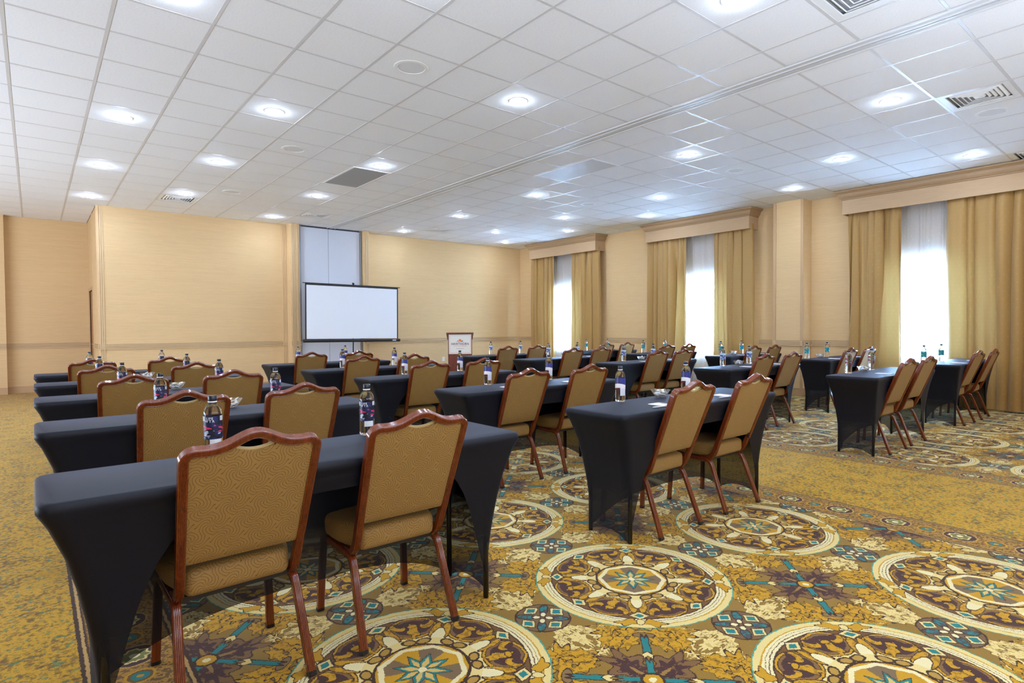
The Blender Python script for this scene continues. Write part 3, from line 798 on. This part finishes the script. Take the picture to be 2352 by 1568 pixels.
for a in (-90, 30, 150):
    c_, s_ = math.cos(math.radians(a)), math.sin(math.radians(a))
    bm = tube([(0, .045, .45), (.12*c_, .045+.12*s_, .34), (.48*c_, .045+.48*s_, .012)], .009); obj('leg', bm, M['black'], s, True)

L0 = empty('lectern', (8.07, 6.4, 0), math.radians(-33)); L0.scale = (.88, 1, 1); tag(L0, 'dark mahogany lectern with a framed cream logo sign on its front', 'lectern')
obj('body', nb(-.325, .325, -.19, .22, .06, 1.14), M['mahogany'], L0); obj('plinth', nb(-.35, .35, -.21, .24, 0, .06, bev=.004), M['mahogany'], L0)
bm = bmesh.new(); vs = [bm.verts.new(v) for v in ((-.37, -.23, 1.14), (.37, -.23, 1.14), (.37, .25, 1.06), (-.37, .25, 1.06), (-.37, -.23, 1.172), (.37, -.23, 1.172), (.37, .25, 1.09), (-.37, .25, 1.09))]
for f in ((0, 3, 2, 1), (4, 5, 6, 7), (0, 1, 5, 4), (1, 2, 6, 5), (2, 3, 7, 6), (3, 0, 4, 7)): bm.faces.new([vs[i] for i in f])
obj('reading_top', bm, M['mahogany'], L0)
for sx in (-1, 1):
    bm = bmesh.new(); x0, x1 = sorted((sx*.325, sx*.345)); vs = [bm.verts.new(v) for v in ((x0, -.2, 1.0), (x1, -.2, 1.0), (x1+(.02 if sx > 0 else 0), -.2, 1.14), (x0-(.02 if sx < 0 else 0), -.2, 1.14), (x0, .22, 1.0), (x1, .22, 1.0), (x1+(.02 if sx > 0 else 0), .22, 1.08), (x0-(.02 if sx < 0 else 0), .22, 1.08))]
    for f in ((0, 1, 2, 3), (7, 6, 5, 4), (0, 3, 7, 4), (1, 5, 6, 2), (3, 2, 6, 7), (0, 4, 5, 1)): bm.faces.new([vs[i] for i in f])
    bmesh.ops.recalc_face_normals(bm, faces=bm.faces); obj('corbel', bm, M['mahogany'], L0)
sg = obj('sign_board', nb(-.305, .305, -.200, -.190, .655, 1.125), M['board'], L0)
bm = bmesh.new(); yf = -.2008
for (x0, x1, z0, z1) in ((-.295, .295, .665, .668), (-.295, .295, 1.112, 1.115), (-.295, -.292, .668, 1.112), (.292, .295, .668, 1.112), (-.280, .280, .684, .688), (-.280, .280, 1.092, 1.096), (-.280, -.276, .688, 1.092), (.276, .280, .688, 1.092)):
    box(bm, x0, x1, yf, yf+.001, z0, z1)
obj('border_line', bm, M['orange'], sg)
def text(body, size, x, z, mat, parent, name, y=-.2012, bold=0.0, extrude=.0004, spacing=1.0):
    cu = bpy.data.curves.new(name, 'FONT'); cu.body = body; cu.size = size; cu.align_x = 'CENTER'; cu.align_y = 'CENTER'; cu.extrude = extrude; cu.offset = bold; cu.space_character = spacing; cu.resolution_u = 2
    tmp = bpy.data.objects.new('tmp', cu); COL.objects.link(tmp); bpy.context.view_layer.update()
    me = bpy.data.meshes.new_from_object(tmp.evaluated_get(bpy.context.evaluated_depsgraph_get())); COL.objects.unlink(tmp); bpy.data.objects.remove(tmp)
    me.materials.clear(); me.materials.append(mat); me.name = name
    if parent is None: return me
    o = bpy.data.objects.new(name, me); COL.objects.link(o); o.parent = parent; o.location = (x, y, z); o.rotation_euler = (PI/2, 0, 0)
    return o
text('HAWTHORN', .078, 0, .895, M['maroon'], sg, 'lettering', bold=.0012, spacing=1.06)
text('SUITES BY WYNDHAM', .034, 0, .845, M['orange'], sg, 'lettering', spacing=1.05)
text('West Palm Beach', .030, 0, .785, M['maroon'], sg, 'lettering')
def poly(name, pts, mat, parent, y):
    bm = bmesh.new(); a = [bm.verts.new((x, y, z)) for x, z in pts]; b_ = [bm.verts.new((x, y+.0008, z)) for x, z in pts]
    bm.faces.new(a); bm.faces.new(b_[::-1])
    for i in range(len(pts)): bm.faces.new((a[i], b_[i], b_[(i+1) % len(pts)], a[(i+1) % len(pts)]))
    bmesh.ops.recalc_face_normals(bm, faces=bm.faces); return obj(name, bm, mat, parent)
poly('petal', [(0, .945), (.026, .968), (.042, .992), (.022, 1.004), (0, 1.020), (-.022, 1.004), (-.042, .992), (-.026, .968)], M['orange'], sg, -.2016)
for sx in (-1, 1):
    poly('petal', [(sx*.022, .945), (sx*.036, .962), (sx*.060, .984), (sx*.082, .980), (sx*.066, .962), (sx*.050, .945)], M['maroon' if sx > 0 else 'orange'], sg, -.2016)
    poly('petal', [(sx*.060, .945), (sx*.078, .957), (sx*.108, .957), (sx*.094, .948)], M['orange'], sg, -.2016)

def plate(name, loc, rz, label, cat, kind):
    e = empty(name, loc, rz); obj('cover_plate', nb(-.035, .035, -.006, 0, -.057, .057, bev=.002), M['white'], e)
    if kind == 'outlet':
        for z in (-.02, .02): obj('socket', nb(-.015, .015, -.009, -.006, z-.014, z+.014, bev=.002), M['ring'], e)
    else: obj('toggle', nb(-.006, .006, -.016, -.006, -.012, .012, bev=.002), M['ring'], e)
    tag(e, label, cat)
plate('wall_outlet', (8.52, YB, .45), 0, 'white electrical outlet low on the back wall, left of the lectern', 'outlet', 'outlet')
plate('light_switch', (XJ, 10.17, 1.38), -PI/2, 'white light switch plate beside the door in the left nook', 'switch', 'switch')

# ------------------------------------------------------------------ banquet chair
# side profile of the back (y, z), from under the seat up to the top
SP = [(-.020, .350), (-.060, .352), (-.095, .362), (-.122, .382), (-.140, .412), (-.155, .450), (-.180, .515), (-.245, .680), (-.318, .865), (-.332, .900), (-.345, .934), (-.362, .978)]
cum = [0]
for a, b_ in zip(SP, SP[1:]): cum.append(cum[-1]+math.hypot(b_[0]-a[0], b_[1]-a[1]))
def side(s_):
    for i in range(len(SP)-1):
        if s_ <= cum[i+1] or i == len(SP)-2:
            t = (s_-cum[i])/(cum[i+1]-cum[i]); y = SP[i][0]+(SP[i+1][0]-SP[i][0])*t; z = SP[i][1]+(SP[i+1][1]-SP[i][1])*t; break
    def tan(k):
        k = max(0, min(len(SP)-1, k)); a = SP[max(k-1, 0)]; b_ = SP[min(k+1, len(SP)-1)]; l = math.hypot(b_[0]-a[0], b_[1]-a[1]); return ((b_[0]-a[0])/l, (b_[1]-a[1])/l)
    ta, tb = tan(i), tan(i+1); t = max(0, min(1, t)); ty, tz = ta[0]*(1-t)+tb[0]*t, ta[1]*(1-t)+tb[1]*t; l = math.hypot(ty, tz); ty /= l; tz /= l
    return y, z, ty, tz            # back normal = (-tz, ty)
ST = cum[9]                        # arc length at the base line of the top rail
def xhalf(s_): return .188+.021*min(1, s_/ST)
def hump(x): return .047*math.exp(-(x/.074)**2)+.005*(abs(x)/.2)**3-.002*math.exp(-((abs(x)-.14)/.04)**2)
def p3(x, s_, p_=0, q=0, n2=(0, 0)):
    y, z, ty, tz = side(s_)
    return Vector((x+n2[0]*p_, y+ty*n2[1]*p_-tz*q, z+tz*n2[1]*p_+ty*q))
path = []
rad = .030; ns = 16
for i in range(ns+1):
    s_ = (ST-rad)*i/ns; path.append((-xhalf(s_), s_))
xc = xhalf(ST)-rad
for k in range(1, 6):
    a = PI-k*PI/2/6; path.append((-xc+rad*math.cos(a), ST-rad+rad*math.sin(a)+hump(xc)*k/6))
for i in range(0, 33):
    x = -xc+2*xc*i/32; path.append((x, ST+hump(x)))
path += [(-x, s_) for x, s_ in reversed(path[:ns+6])]
HW = .0145
def rib_profile(w_, d_, n=5, g=.0022):
    """closed outline, ribs on the +q face: w_ half width (p), d_ half depth (q)"""
    pts = [(-w_, -d_+.004), (-w_+.004, -d_), (w_-.004, -d_), (w_, -d_+.004), (w_, d_-.005), (w_-.0035, d_-.0012)]
    a = w_-.005
    for k in range(n):
        x0 = a-2*a*k/n; x1 = a-2*a*(k+1)/n; xm = (x0-x1)
        pts += [(x0, d_-g), (x0-xm*.22, d_), (x1+xm*.22, d_)]
    pts += [(-a, d_-g), (-w_+.0035, d_-.0012), (-w_, d_-.005)]
    return pts
prof = rib_profile(HW, .0175, 5, .0020)
bm = bmesh.new(); rings = []
for i, (x, s_) in enumerate(path):
    a = path[max(i-1, 0)]; b_ = path[min(i+1, len(path)-1)]; tx, ts = b_[0]-a[0], b_[1]-a[1]; l = math.hypot(tx, ts); n2 = (-ts/l, tx/l)
    rings.append([bm.verts.new(p3(x, s_, p_, q, n2)) for p_, q in prof])
bridge(bm, rings); bmesh.ops.recalc_face_normals(bm, faces=bm.faces)
chair = empty('banquet_chair', (0, 0, 0))
obj('back_frame', bm, M['frame'], chair, 32)
# padded back panel with the grip opening under the arched rail
def panel_top(x):
    t = ST+hump(x)-HW+.008
    if abs(x) < .072: t = min(t, ST-.021+.020*(x/.072)**2+.006)
    return t
SB = cum[6]-.018
nx_, nz_ = 40, 26; bm = bmesh.new(); G = {}
for f, fq in (('b', 1), ('f', -1)):
    for i in range(nx_+1):
        for j in range(nz_+1):
            u = -1+2*i/nx_; v = j/nz_; uu = math.sin(u*PI/2)*.25+u*.75
            xh0 = xhalf(SB)-HW+.003; x = uu*(xh0+(xhalf(ST)-xhalf(SB))*v); s_ = SB+(panel_top(x)-SB)*v
            edge = max(0, (1-abs(u)**6)*(1-abs(2*v-1)**8)); q = (.008+.004*edge) if fq > 0 else (-.010-.022*edge**.6)
            if v == 0: q *= .4
            G[f, i, j] = (bm.verts.new(p3(x, s_, 0, q, (0, 0))), (x, s_))
uvl = bm.loops.layers.uv.new('UVMap')
def face(keys):
    fc = bm.faces.new([G[k][0] for k in keys])
    for l, k in zip(fc.loops, keys): l[uvl].uv = G[k][1]
for i in range(nx_):
    for j in range(nz_):
        face([('b', i+1, j), ('b', i, j), ('b', i, j+1), ('b', i+1, j+1)]); face([('f', i, j), ('f', i+1, j), ('f', i+1, j+1), ('f', i, j+1)])
for i in range(nx_):
    face([('b', i, 0), ('b', i+1, 0), ('f', i+1, 0), ('f', i, 0)]); face([('f', i, nz_), ('f', i+1, nz_), ('b', i+1, nz_), ('b', i, nz_)])
for j in range(nz_):
    face([('f', 0, j), ('f', 0, j+1), ('b', 0, j+1), ('b', 0, j)]); face([('b', nx_, j), ('b', nx_, j+1), ('f', nx_, j+1), ('f', nx_, j)])
bmesh.ops.recalc_face_normals(bm, faces=bm.faces)
back = obj('backrest', bm, M['swirl'], chair, 50)
o = obj('grip_lip', tube([p3(x, panel_top(x)+.001, 0, -.004, (0, 0)) for x in [-.074+.148*i/16 for i in range(17)]], .0068, 8), M['piping'], back, True); o['label'] = 'plain beige lip of the grip opening'
# seat cushion
bm = nb(-.215, .215, -.140, .255, .366, .460, bev=.028, seg=5)
bmesh.ops.subdivide_edges(bm, edges=[e_ for e_ in bm.edges if e_.calc_length() > .15], cuts=6, use_grid_fill=True)
for v in bm.verts:
    x, y, z = v.co
    if z > .41: v.co.z += .014*max(0, 1-(x/.22)**2)*max(0, 1-((y-.03)/.23)**2)
    v.co.x *= 1-.22*max(0, min(1, (.06-y)/.20))**1.3
uvl = bm.loops.layers.uv.new('UVMap')
for fc in bm.faces:
    n = fc.normal
    for l in fc.loops:
        x, y, z = l.vert.co
        l[uvl].uv = (x, y+.3) if abs(n.z) > .6 else ((x, z) if abs(n.y) > abs(n.x) else (y, z))
obj('seat', bm, M['swirl'], chair, 50)
prof_l = rib_profile(.0155, .0125, 4, .0018)
def bar(pts, xs, prof_, bm=None):
    """ribbed bar in a near-vertical plane; pts are (y,z), xs the x at each; ribs look out along q"""
    bm = bm or bmesh.new(); rings = []
    for i, ((y, z), x) in enumerate(zip(pts, xs)):
        a = pts[max(i-1, 0)]; b_ = pts[min(i+1, len(pts)-1)]; ty, tz = b_[0]-a[0], b_[1]-a[1]; l = math.hypot(ty, tz); ty /= l; tz /= l
        rings.append([bm.verts.new((x+p_, y-tz*q, z+ty*q)) for p_, q in prof_])
    bridge(bm, rings); bmesh.ops.recalc_face_normals(bm, faces=bm.faces); return bm
for sx in (-1, 1):
    b1 = bar([(-.237, .014), (-.200, .110), (-.150, .238), (-.124, .305), (-.112, .328), (-.092, .342), (-.060, .346)], [sx*v for v in (.211, .207, .202, .199, .198, .197, .196)], prof_l)
    lg = obj('leg', b1, M['frame'], chair, 32)
    obj('foot_cap', bar([(-.2415, .002), (-.2365, .016)], [sx*.211]*2, [(a*1.06, b_*1.1) for a, b_ in prof_l]), M['rubber'], lg)
    b2 = bar([(.150, .352), (.186, .350), (.206, .340), (.216, .322), (.219, .300), (.226, .160), (.233, .014)], [sx*v for v in (.196, .196, .197, .198, .199, .205, .211)], prof_l)
    for z in (.10, .19): lathe([(0, .003), (.006, .0025), (.008, 0)], 8, b2, (0, 0, 0)) if False else None
    lg = obj('leg', b2, M['frame'], chair, 32)
    obj('foot_cap', bar([(.2335, .002), (.233, .016)], [sx*.211]*2, [(a*1.06, b_*1.1) for a, b_ in prof_l]), M['rubber'], lg)
    for z in (.11, .20):
        c = lathe([(0, .004), (.005, .003), (.008, 0), (.008, -.002), (0, -.002)], 10); bmesh.ops.rotate(c, verts=c.verts, matrix=Matrix.Rotation(PI/2, 3, 'X')); bmesh.ops.translate(c, verts=c.verts, vec=(sx*.208, .2175 if z > .15 else .2215, z)); obj('bumper', c, M['rubber'], lg, True)
    obj('side_rail', bar([(-.060, .346), (.150, .352)], [sx*.196]*2, prof_l), M['frame'], chair, 32)
obj('seat_pan', nb(-.185, .185, -.10, .20, .345, .364), M['rubber'], chair)

# ------------------------------------------------------------------ table and stretch cover
TZ = .785; TL, TD = 1.785, .48
table = empty('folding_table', (0, 0, 0))
obj('tabletop', nb(-TL/2+.012, TL/2-.012, -TD/2+.012, TD/2-.012, .755, .778, bev=.003), M['tabletop'], table)
for sx in (-1, 1):
    for sy in (-1, 1): obj('leg', tube([(sx*.735, sy*.160, .755), (sx*.735, sy*.160, .004)], .013, 8), M['tableleg'], table, True)
    obj('leg_brace', tube([(sx*.735, -.160, .68), (sx*.735, .160, .68)], .008, 8), M['tableleg'], table, True)
GT = [(0, 0), (.032, 0), (.065, .14), (.12, .30), (.20, .50), (.30, .68), (.40, .82), (.50, .93), (.60, 1), (1, 1)]
def g_(d_):
    for (a, b_), (c, e_) in zip(GT, GT[1:]):
        if d_ <= c: t = (d_-a)/(c-a); t = t*t*(3-2*t)*.35+t*.65; return b_+(e_-b_)*t
    return 1
def cover_mesh(seed):
    rnd = random.Random(seed); bm = bmesh.new(); rc = .035
    hx, hy = TL/2, TD/2; per = []
    # perimeter samples: (x, y, side, t, outward)
    sides = [((-hx, -hy), (hx, -hy), 34, 'near'), ((hx, -hy), (hx, hy), 12, 'end'), ((hx, hy), (-hx, hy), 34, 'far'), ((-hx, hy), (-hx, -hy), 12, 'end')]
    for (a, b_, n, nm) in sides:
        for i in range(n):
            t = i/n
            if nm != 'end': t = .5-.5*math.cos(PI*t) if False else (t*.6+.4*(.5-.5*math.cos(PI*t)))
            per.append((a[0]+(b_[0]-a[0])*t, a[1]+(b_[1]-a[1])*t, nm, t))
    def rounded(x, y, r):
        cx_, cy_ = max(-hx+r, min(hx-r, x)), max(-hy+r, min(hy-r, y)); dx, dy = x-cx_, y-cy_; l = math.hypot(dx, dy)
        return (cx_+dx/l*r, cy_+dy/l*r) if (l > r and dx and dy) else (x, y)
    hems = dict(near=(.675, 4), far=(.17, 3), end=(.055, 2))
    jit = {nm: rnd.uniform(.9, 1.1) for nm in hems}
    def row(inset, z):
        out = []
        for (x, y, nm, t) in per:
            X, Y = rounded(x, y, rc); out.append(bm.verts.new((X*(1-inset/hx), Y*(1-inset/hy), z)))
        return out
    rows = [row(.014, TZ), row(.005, TZ-.0025), row(0, TZ-.009), row(-.001, TZ-.022), row(-.001, TZ-.032)]
    bm.faces.new(rows[0])
    M_ = 14
    for m_ in range(1, M_+1):
        r_2 = []
        for (x, y, nm, t) in per:
            hz, pw = hems[nm]; hem = hz*jit[nm]*(1-abs(2*t-1)**pw)+.004
            if nm == 'near': hem = min(hem, .665)
            f = m_/M_; z = (TZ-.032)+(hem-(TZ-.032))*f; gg = g_(TZ-z)
            X, Y = rounded(x, y, rc)
            ix, iy = gg*.135, gg*.070
            bow = gg*math.sin(PI*t)*(.045 if nm == 'far' else .03 if nm == 'near' else .008)
            wr = .0035*gg*math.sin(t*40+seed)*(1-abs(2*t-1))
            kx, ky = abs(x)/hx, abs(y)/hy
            X -= math.copysign(ix, x)*kx; Y -= math.copysign(iy, y)*ky
            if nm == 'end': X -= math.copysign(bow+wr, x)
            else: Y -= math.copysign(bow+wr, y)
            r_2.append(bm.verts.new((X, Y, z)))
        rows.append(r_2)
    n = len(per)
    for A, B in zip(rows, rows[1:]):
        for k in range(n): bm.faces.new((A[k], B[k], B[(k+1) % n], A[(k+1) % n]))
    bmesh.ops.recalc_face_normals(bm, faces=bm.faces)
    me = bpy.data.meshes.new('table_cover'); bm.to_mesh(me); bm.free(); me.materials.append(M['spandex'])
    for p_ in me.polygons: p_.use_smooth = True
    me.set_sharp_from_angle(angle=math.radians(60))
    return me
covers = [cover_mesh(k) for k in (1, 2, 3)]
cv = bpy.data.objects.new('stretch_cover', covers[0]); COL.objects.link(cv); cv.parent = table; cv['label'] = 'black stretch spandex cover'

# ------------------------------------------------------------------ bottle, bowl, pad
bt = empty('water_bottle', (0, 0, 0))
body = [(0, .003), (.022, .002), (.030, .004), (.0335, .010), (.0325, .022), (.0335, .028), (.0335, .165), (.0325, .178), (.028, .193), (.020, .203), (.0145, .208), (.0135, .214), (0, .214)]
obj('bottle_body', lathe(body, 28), M['water'], bt, 60)
lab_me = {}
o = obj('label_sleeve', lathe([(.0340, .045), (.0340, .160)], 32), M['label1'], bt, True)
obj('neck_ring', lathe([(.0136, .212), (.0165, .213), (.0165, .217), (.0136, .218)], 20), M['ring'], bt, 40)
capb = lathe([(0, .217), (.0155, .217), (.0162, .219), (.0160, .236), (.0150, .2385), (0, .2390)], 24); obj('cap', capb, M['cap'], bt, 40)
for k in (1, 2, 3, 4, 5):
    me = o.data.copy(); me.materials.clear(); me.materials.append(M['label%d' % k]); lab_me[k] = me
def wrap(me, r, z0):
    for v in me.vertices:
        a = v.co.x/r; zz = v.co.y+z0; rr = r+v.co.z; v.co = (rr*math.sin(a), -rr*math.cos(a), zz)
t1 = text('LIFE', .0125, 0, 0, M['labeltext'], None, 'lettering', bold=.0004, spacing=1.25); wrap(t1, .0345, .151)
t2 = text('WTR', .0125, 0, 0, M['labeltext'], None, 'lettering', bold=.0004, spacing=1.6); wrap(t2, .0345, .1405)

bowl = empty('glass_bowl', (0, 0, 0))
bm = bmesh.new(); nseg = 24
def ring_(r, z, sc_=0): return [bm.verts.new(((r+sc_*(k % 2))*math.cos(2*PI*k/nseg), (r+sc_*(k % 2))*math.sin(2*PI*k/nseg), z+(sc_*.8 if k % 2 else 0))) for k in range(nseg)]
rr = [ring_(.024, .001), ring_(.030, .003, .001), ring_(.044, .018, .002), ring_(.058, .038, .002), ring_(.068, .053, .003), ring_(.065, .053, .003), ring_(.054, .038), ring_(.040, .020), ring_(.022, .008)]
for A, B in zip(rr, rr[1:]):
    for k in range(nseg): bm.faces.new((A[k], A[(k+1) % nseg], B[(k+1) % nseg], B[k]))
bm.faces.new(rr[0][::-1]); bm.faces.new(rr[-1]); bmesh.ops.recalc_face_normals(bm, faces=bm.faces)
obj('bowl_body', bm, M['bowlglass'], bowl)
bm = bmesh.new()
vs = [bm.verts.new(v) for v in ((-.016, -.009, 0), (.016, -.010, .001), (.017, .009, 0), (-.015, .010, .002), (-.012, -.006, .007), (.012, -.007, .008), (.013, .006, .007), (-.012, .007, .008), (-.021, -.007, .004), (-.021, .008, .005), (.022, -.008, .005), (.022, .008, .003))]
for f in ((0, 3, 2, 1), (4, 5, 6, 7), (0, 1, 5, 4), (2, 3, 7, 6), (0, 4, 8), (4, 7, 9, 8), (7, 3, 9), (3, 0, 8, 9), (1, 10, 5), (5, 10, 11, 6), (6, 11, 2), (2, 11, 10, 1)): bm.faces.new([vs[i] for i in f])
bmesh.ops.recalc_face_normals(bm, faces=bm.faces)
mint_me = bpy.data.meshes.new('wrapped_mint'); bm.to_mesh(mint_me); bm.free(); mint_me.materials.append(M['mint'])

pad = empty('notepad', (0, 0, 0))
obj('sheets', nb(-.052, .052, -.075, .075, .0003, .0045), M['paper'], pad)
obj('glue_strip', nb(-.052, .052, .070, .0752, .0002, .0048), M['papered'], pad)
obj('printed_band', nb(.018, .046, -.060, .040, .0045, .0048), M['papered'], pad)
pen = empty('ballpoint_pen', (0, 0, 0))
bm = lathe([(0, -.070), (.0012, -.068), (.0038, -.055), (.0044, -.045), (.0044, .068), (.003, .071), (0, .071)], 12)
bmesh.ops.rotate(bm, verts=bm.verts, matrix=Matrix.Rotation(PI/2, 3, 'Y')); obj('barrel', bm, M['pen'], pen, 40)
obj('clip', nb(.030, .068, -.0012, .0012, .0046, .0062), M['alu'], pen)

# ------------------------------------------------------------------ lay out four columns of five tables
YC = {1: [-3.19, -1.66, -.10, 1.43, 2.96], 2: [-3.19, -1.66, -.10, 1.43, 2.96], 3: [-3.25, -1.73, -.15, 1.41, 2.95], 4: [-3.27, -1.72, -.15, 1.41, 2.95]}
X0 = {1: [.12, .12, .12, .12, .12], 2: [2.64, 2.62, 2.61, 2.60, 2.58], 3: [6.22, 6.17, 6.14, 5.90, 5.88], 4: [8.86, 8.86, 8.84, 8.48, 8.50]}
CHX = {1: [(.675, 1.31), (.74, 1.378), (.684, 1.367), (.639, 1.386), (.628, 1.383)], 2: [(3.198, 3.93), (3.175, 3.885), (3.195, 3.865), (3.161, 3.848), (3.104, 3.801)],
       3: [(6.80, 7.44), (6.81, 7.55), (6.827, 7.447), (6.701, 7.352), (6.585, 7.285)], 4: [(9.36, 10.07), (9.35, 10.12), (9.44, 10.145), (9.172, 9.837), (9.185, 9.832)]}
BOX = {1: [(.66, 1.31), (.70, 1.36), (.66, 1.36), (.62, 1.38), (.63, 1.37)], 2: [(3.10, 3.83), (3.13, 3.84), (3.16, 3.87), (3.11, 3.83), (3.08, 3.79)],
       3: [(6.60, 7.24), (6.70, 7.36), (6.68, 7.36), (6.62, 7.28), (6.57, 7.28)], 4: [(8.95, 9.66), (9.05, 9.74), (9.24, 9.90), (9.08, 9.75), (9.08, 9.75)]}
BOWL = {(1, 2): 1.08, (1, 3): 1.03, (1, 4): 1.02, (2, 1): 3.50, (3, 1): 6.98, (3, 2): 7.06, (3, 3): 7.06, (3, 4): 6.98, (4, 2): 9.45, (4, 3): 9.60}
COLN = {1: 'leftmost column', 2: 'second column from left', 3: 'third column from left', 4: 'window-side column'}
ROWN = ['nearest', 'second-nearest', 'middle-row', 'second-farthest', 'farthest']
SN = ['left', 'right']
ADJ = {1: 'dark pink-fish label', 2: 'violet and white label', 3: 'blue label', 4: 'teal label', 5: 'green and red label'}
first = dict(chair=True, table=True, bottle=True, bowl=True, pad=True)
def inst(kind, root, loc, rz):
    o = root if first[kind] else copy_tree(root)
    first[kind] = False; o.location = loc; o.rotation_euler = (0, 0, rz); return o
proto_children = {}
chair_n = []
for c in (1, 2, 3, 4):
    for r in range(5):
        yc = YC[c][r]; x0 = X0[c][r]; xm = x0+TL/2; rj = random.Random(c*10+r)
        trz = math.radians(rj.uniform(-.25, .25))
        t = inst('table', table, (xm, yc, 0), trz)
        tag(t, 'narrow folding table in black stretch cover, %s table of the %s' % (ROWN[r], COLN[c]), 'table', 'folding tables in classroom rows')
        [ch for ch in t.children if ch.name.startswith('stretch_cover')][0].data = covers[(c+r) % 3]
        for k in (0, 1):
            o = inst('chair', chair, (CHX[c][r][k], yc-.005+rj.uniform(-.012, .012), 0), math.radians(rj.uniform(-1.6, 1.6) if r or c > 2 else (1.0, -.6)[k]))
            tag(o, 'gold swirl banquet chair, %s seat at %s table in the %s' % (SN[k], ROWN[r], COLN[c]), 'chair', 'banquet chairs at the tables')
            o.name = 'banquet_chair'
        for k in (0, 1):
            lk = {1: 1, 2: 2, 3: 3, 4: 4}[c]
            if (c, r) == (3, 0): lk = 5
            if (c, r) in ((4, 0),): lk = 4
            bx, by = BOX[c][r][k], yc+.165+rj.uniform(-.01, .01)
            o = inst('bottle', bt, (bx, by, TZ+.001), 0)
            o.rotation_euler = (0, 0, math.atan2(CY-by, CX-bx)+PI/2-.35)
            for ch in o.children:
                if ch.name.startswith('label_sleeve'): ch.data = lab_me[lk]
            if lk == 1 and r < 3:
                for me in (t1, t2):
                    sl = [ch for ch in o.children if ch.name.startswith('label_sleeve')][0]
                    tx = bpy.data.objects.new('lettering', me); COL.objects.link(tx); tx.parent = sl
            tag(o, 'water bottle, %s, %s seat, %s table, %s' % (ADJ[lk], SN[k], ROWN[r], COLN[c]), 'bottle', 'black-capped water bottles')
            if (c, r) in ((2, 0), (2, 1), (2, 2), (2, 3), (3, 0), (3, 1), (3, 2), (3, 3), (3, 4), (4, 0), (4, 1), (4, 2), (4, 4)):
                px_ = CHX[c][r][k]-(.02 if c < 3 else -.0)
                o = inst('pad', pad, (px_, yc-.11, TZ+.0008), math.radians(rj.uniform(-4, 4)))
                tag(o, 'small white notepad before the %s seat, %s table, %s' % (SN[k], ROWN[r], COLN[c]), 'notepad', 'notepads at the seats')
        if (c, r+1) in BOWL:
            bx, by = BOWL[c, r+1], yc+.15
            o = inst('bowl', bowl, (bx, by, TZ+.001), rj.uniform(0, 6))
            tag(o, 'small cut-glass bowl of white mints on the %s table, %s' % (ROWN[r], COLN[c]), 'bowl', 'glass mint bowls')
            for q in range(9):
                mo = bpy.data.objects.new('wrapped_mint', mint_me); COL.objects.link(mo)
                a = q*2.4; rad_ = .012+.017*(q % 3 != 0)*1.0; lay = q//3
                mo.location = (bx+rad_*math.cos(a)*(1+.2*lay), by+rad_*math.sin(a)*(1+.2*lay), TZ+.018+lay*.014); mo.rotation_euler = (rj.uniform(-.5, .5), rj.uniform(-.5, .5)+(.5 if lay == 2 else 0), rj.uniform(0, 6))
                tag(mo, 'white wrapped mint in the bowl on the %s table, %s' % (ROWN[r], COLN[c]), 'mint', 'mints in bowl of %s table, %s' % (ROWN[r], COLN[c]))
for k, px_ in enumerate((3.135, 3.87)):
    o = pen if k == 0 else copy_tree(pen)
    o.location = (px_-.05, -3.36, TZ+.0052); o.rotation_euler = (0, 0, math.radians(-12))
    tag(o, 'white pen by the notepad of the %s seat, nearest table, second column' % SN[k], 'pen', 'pens beside the notepads')
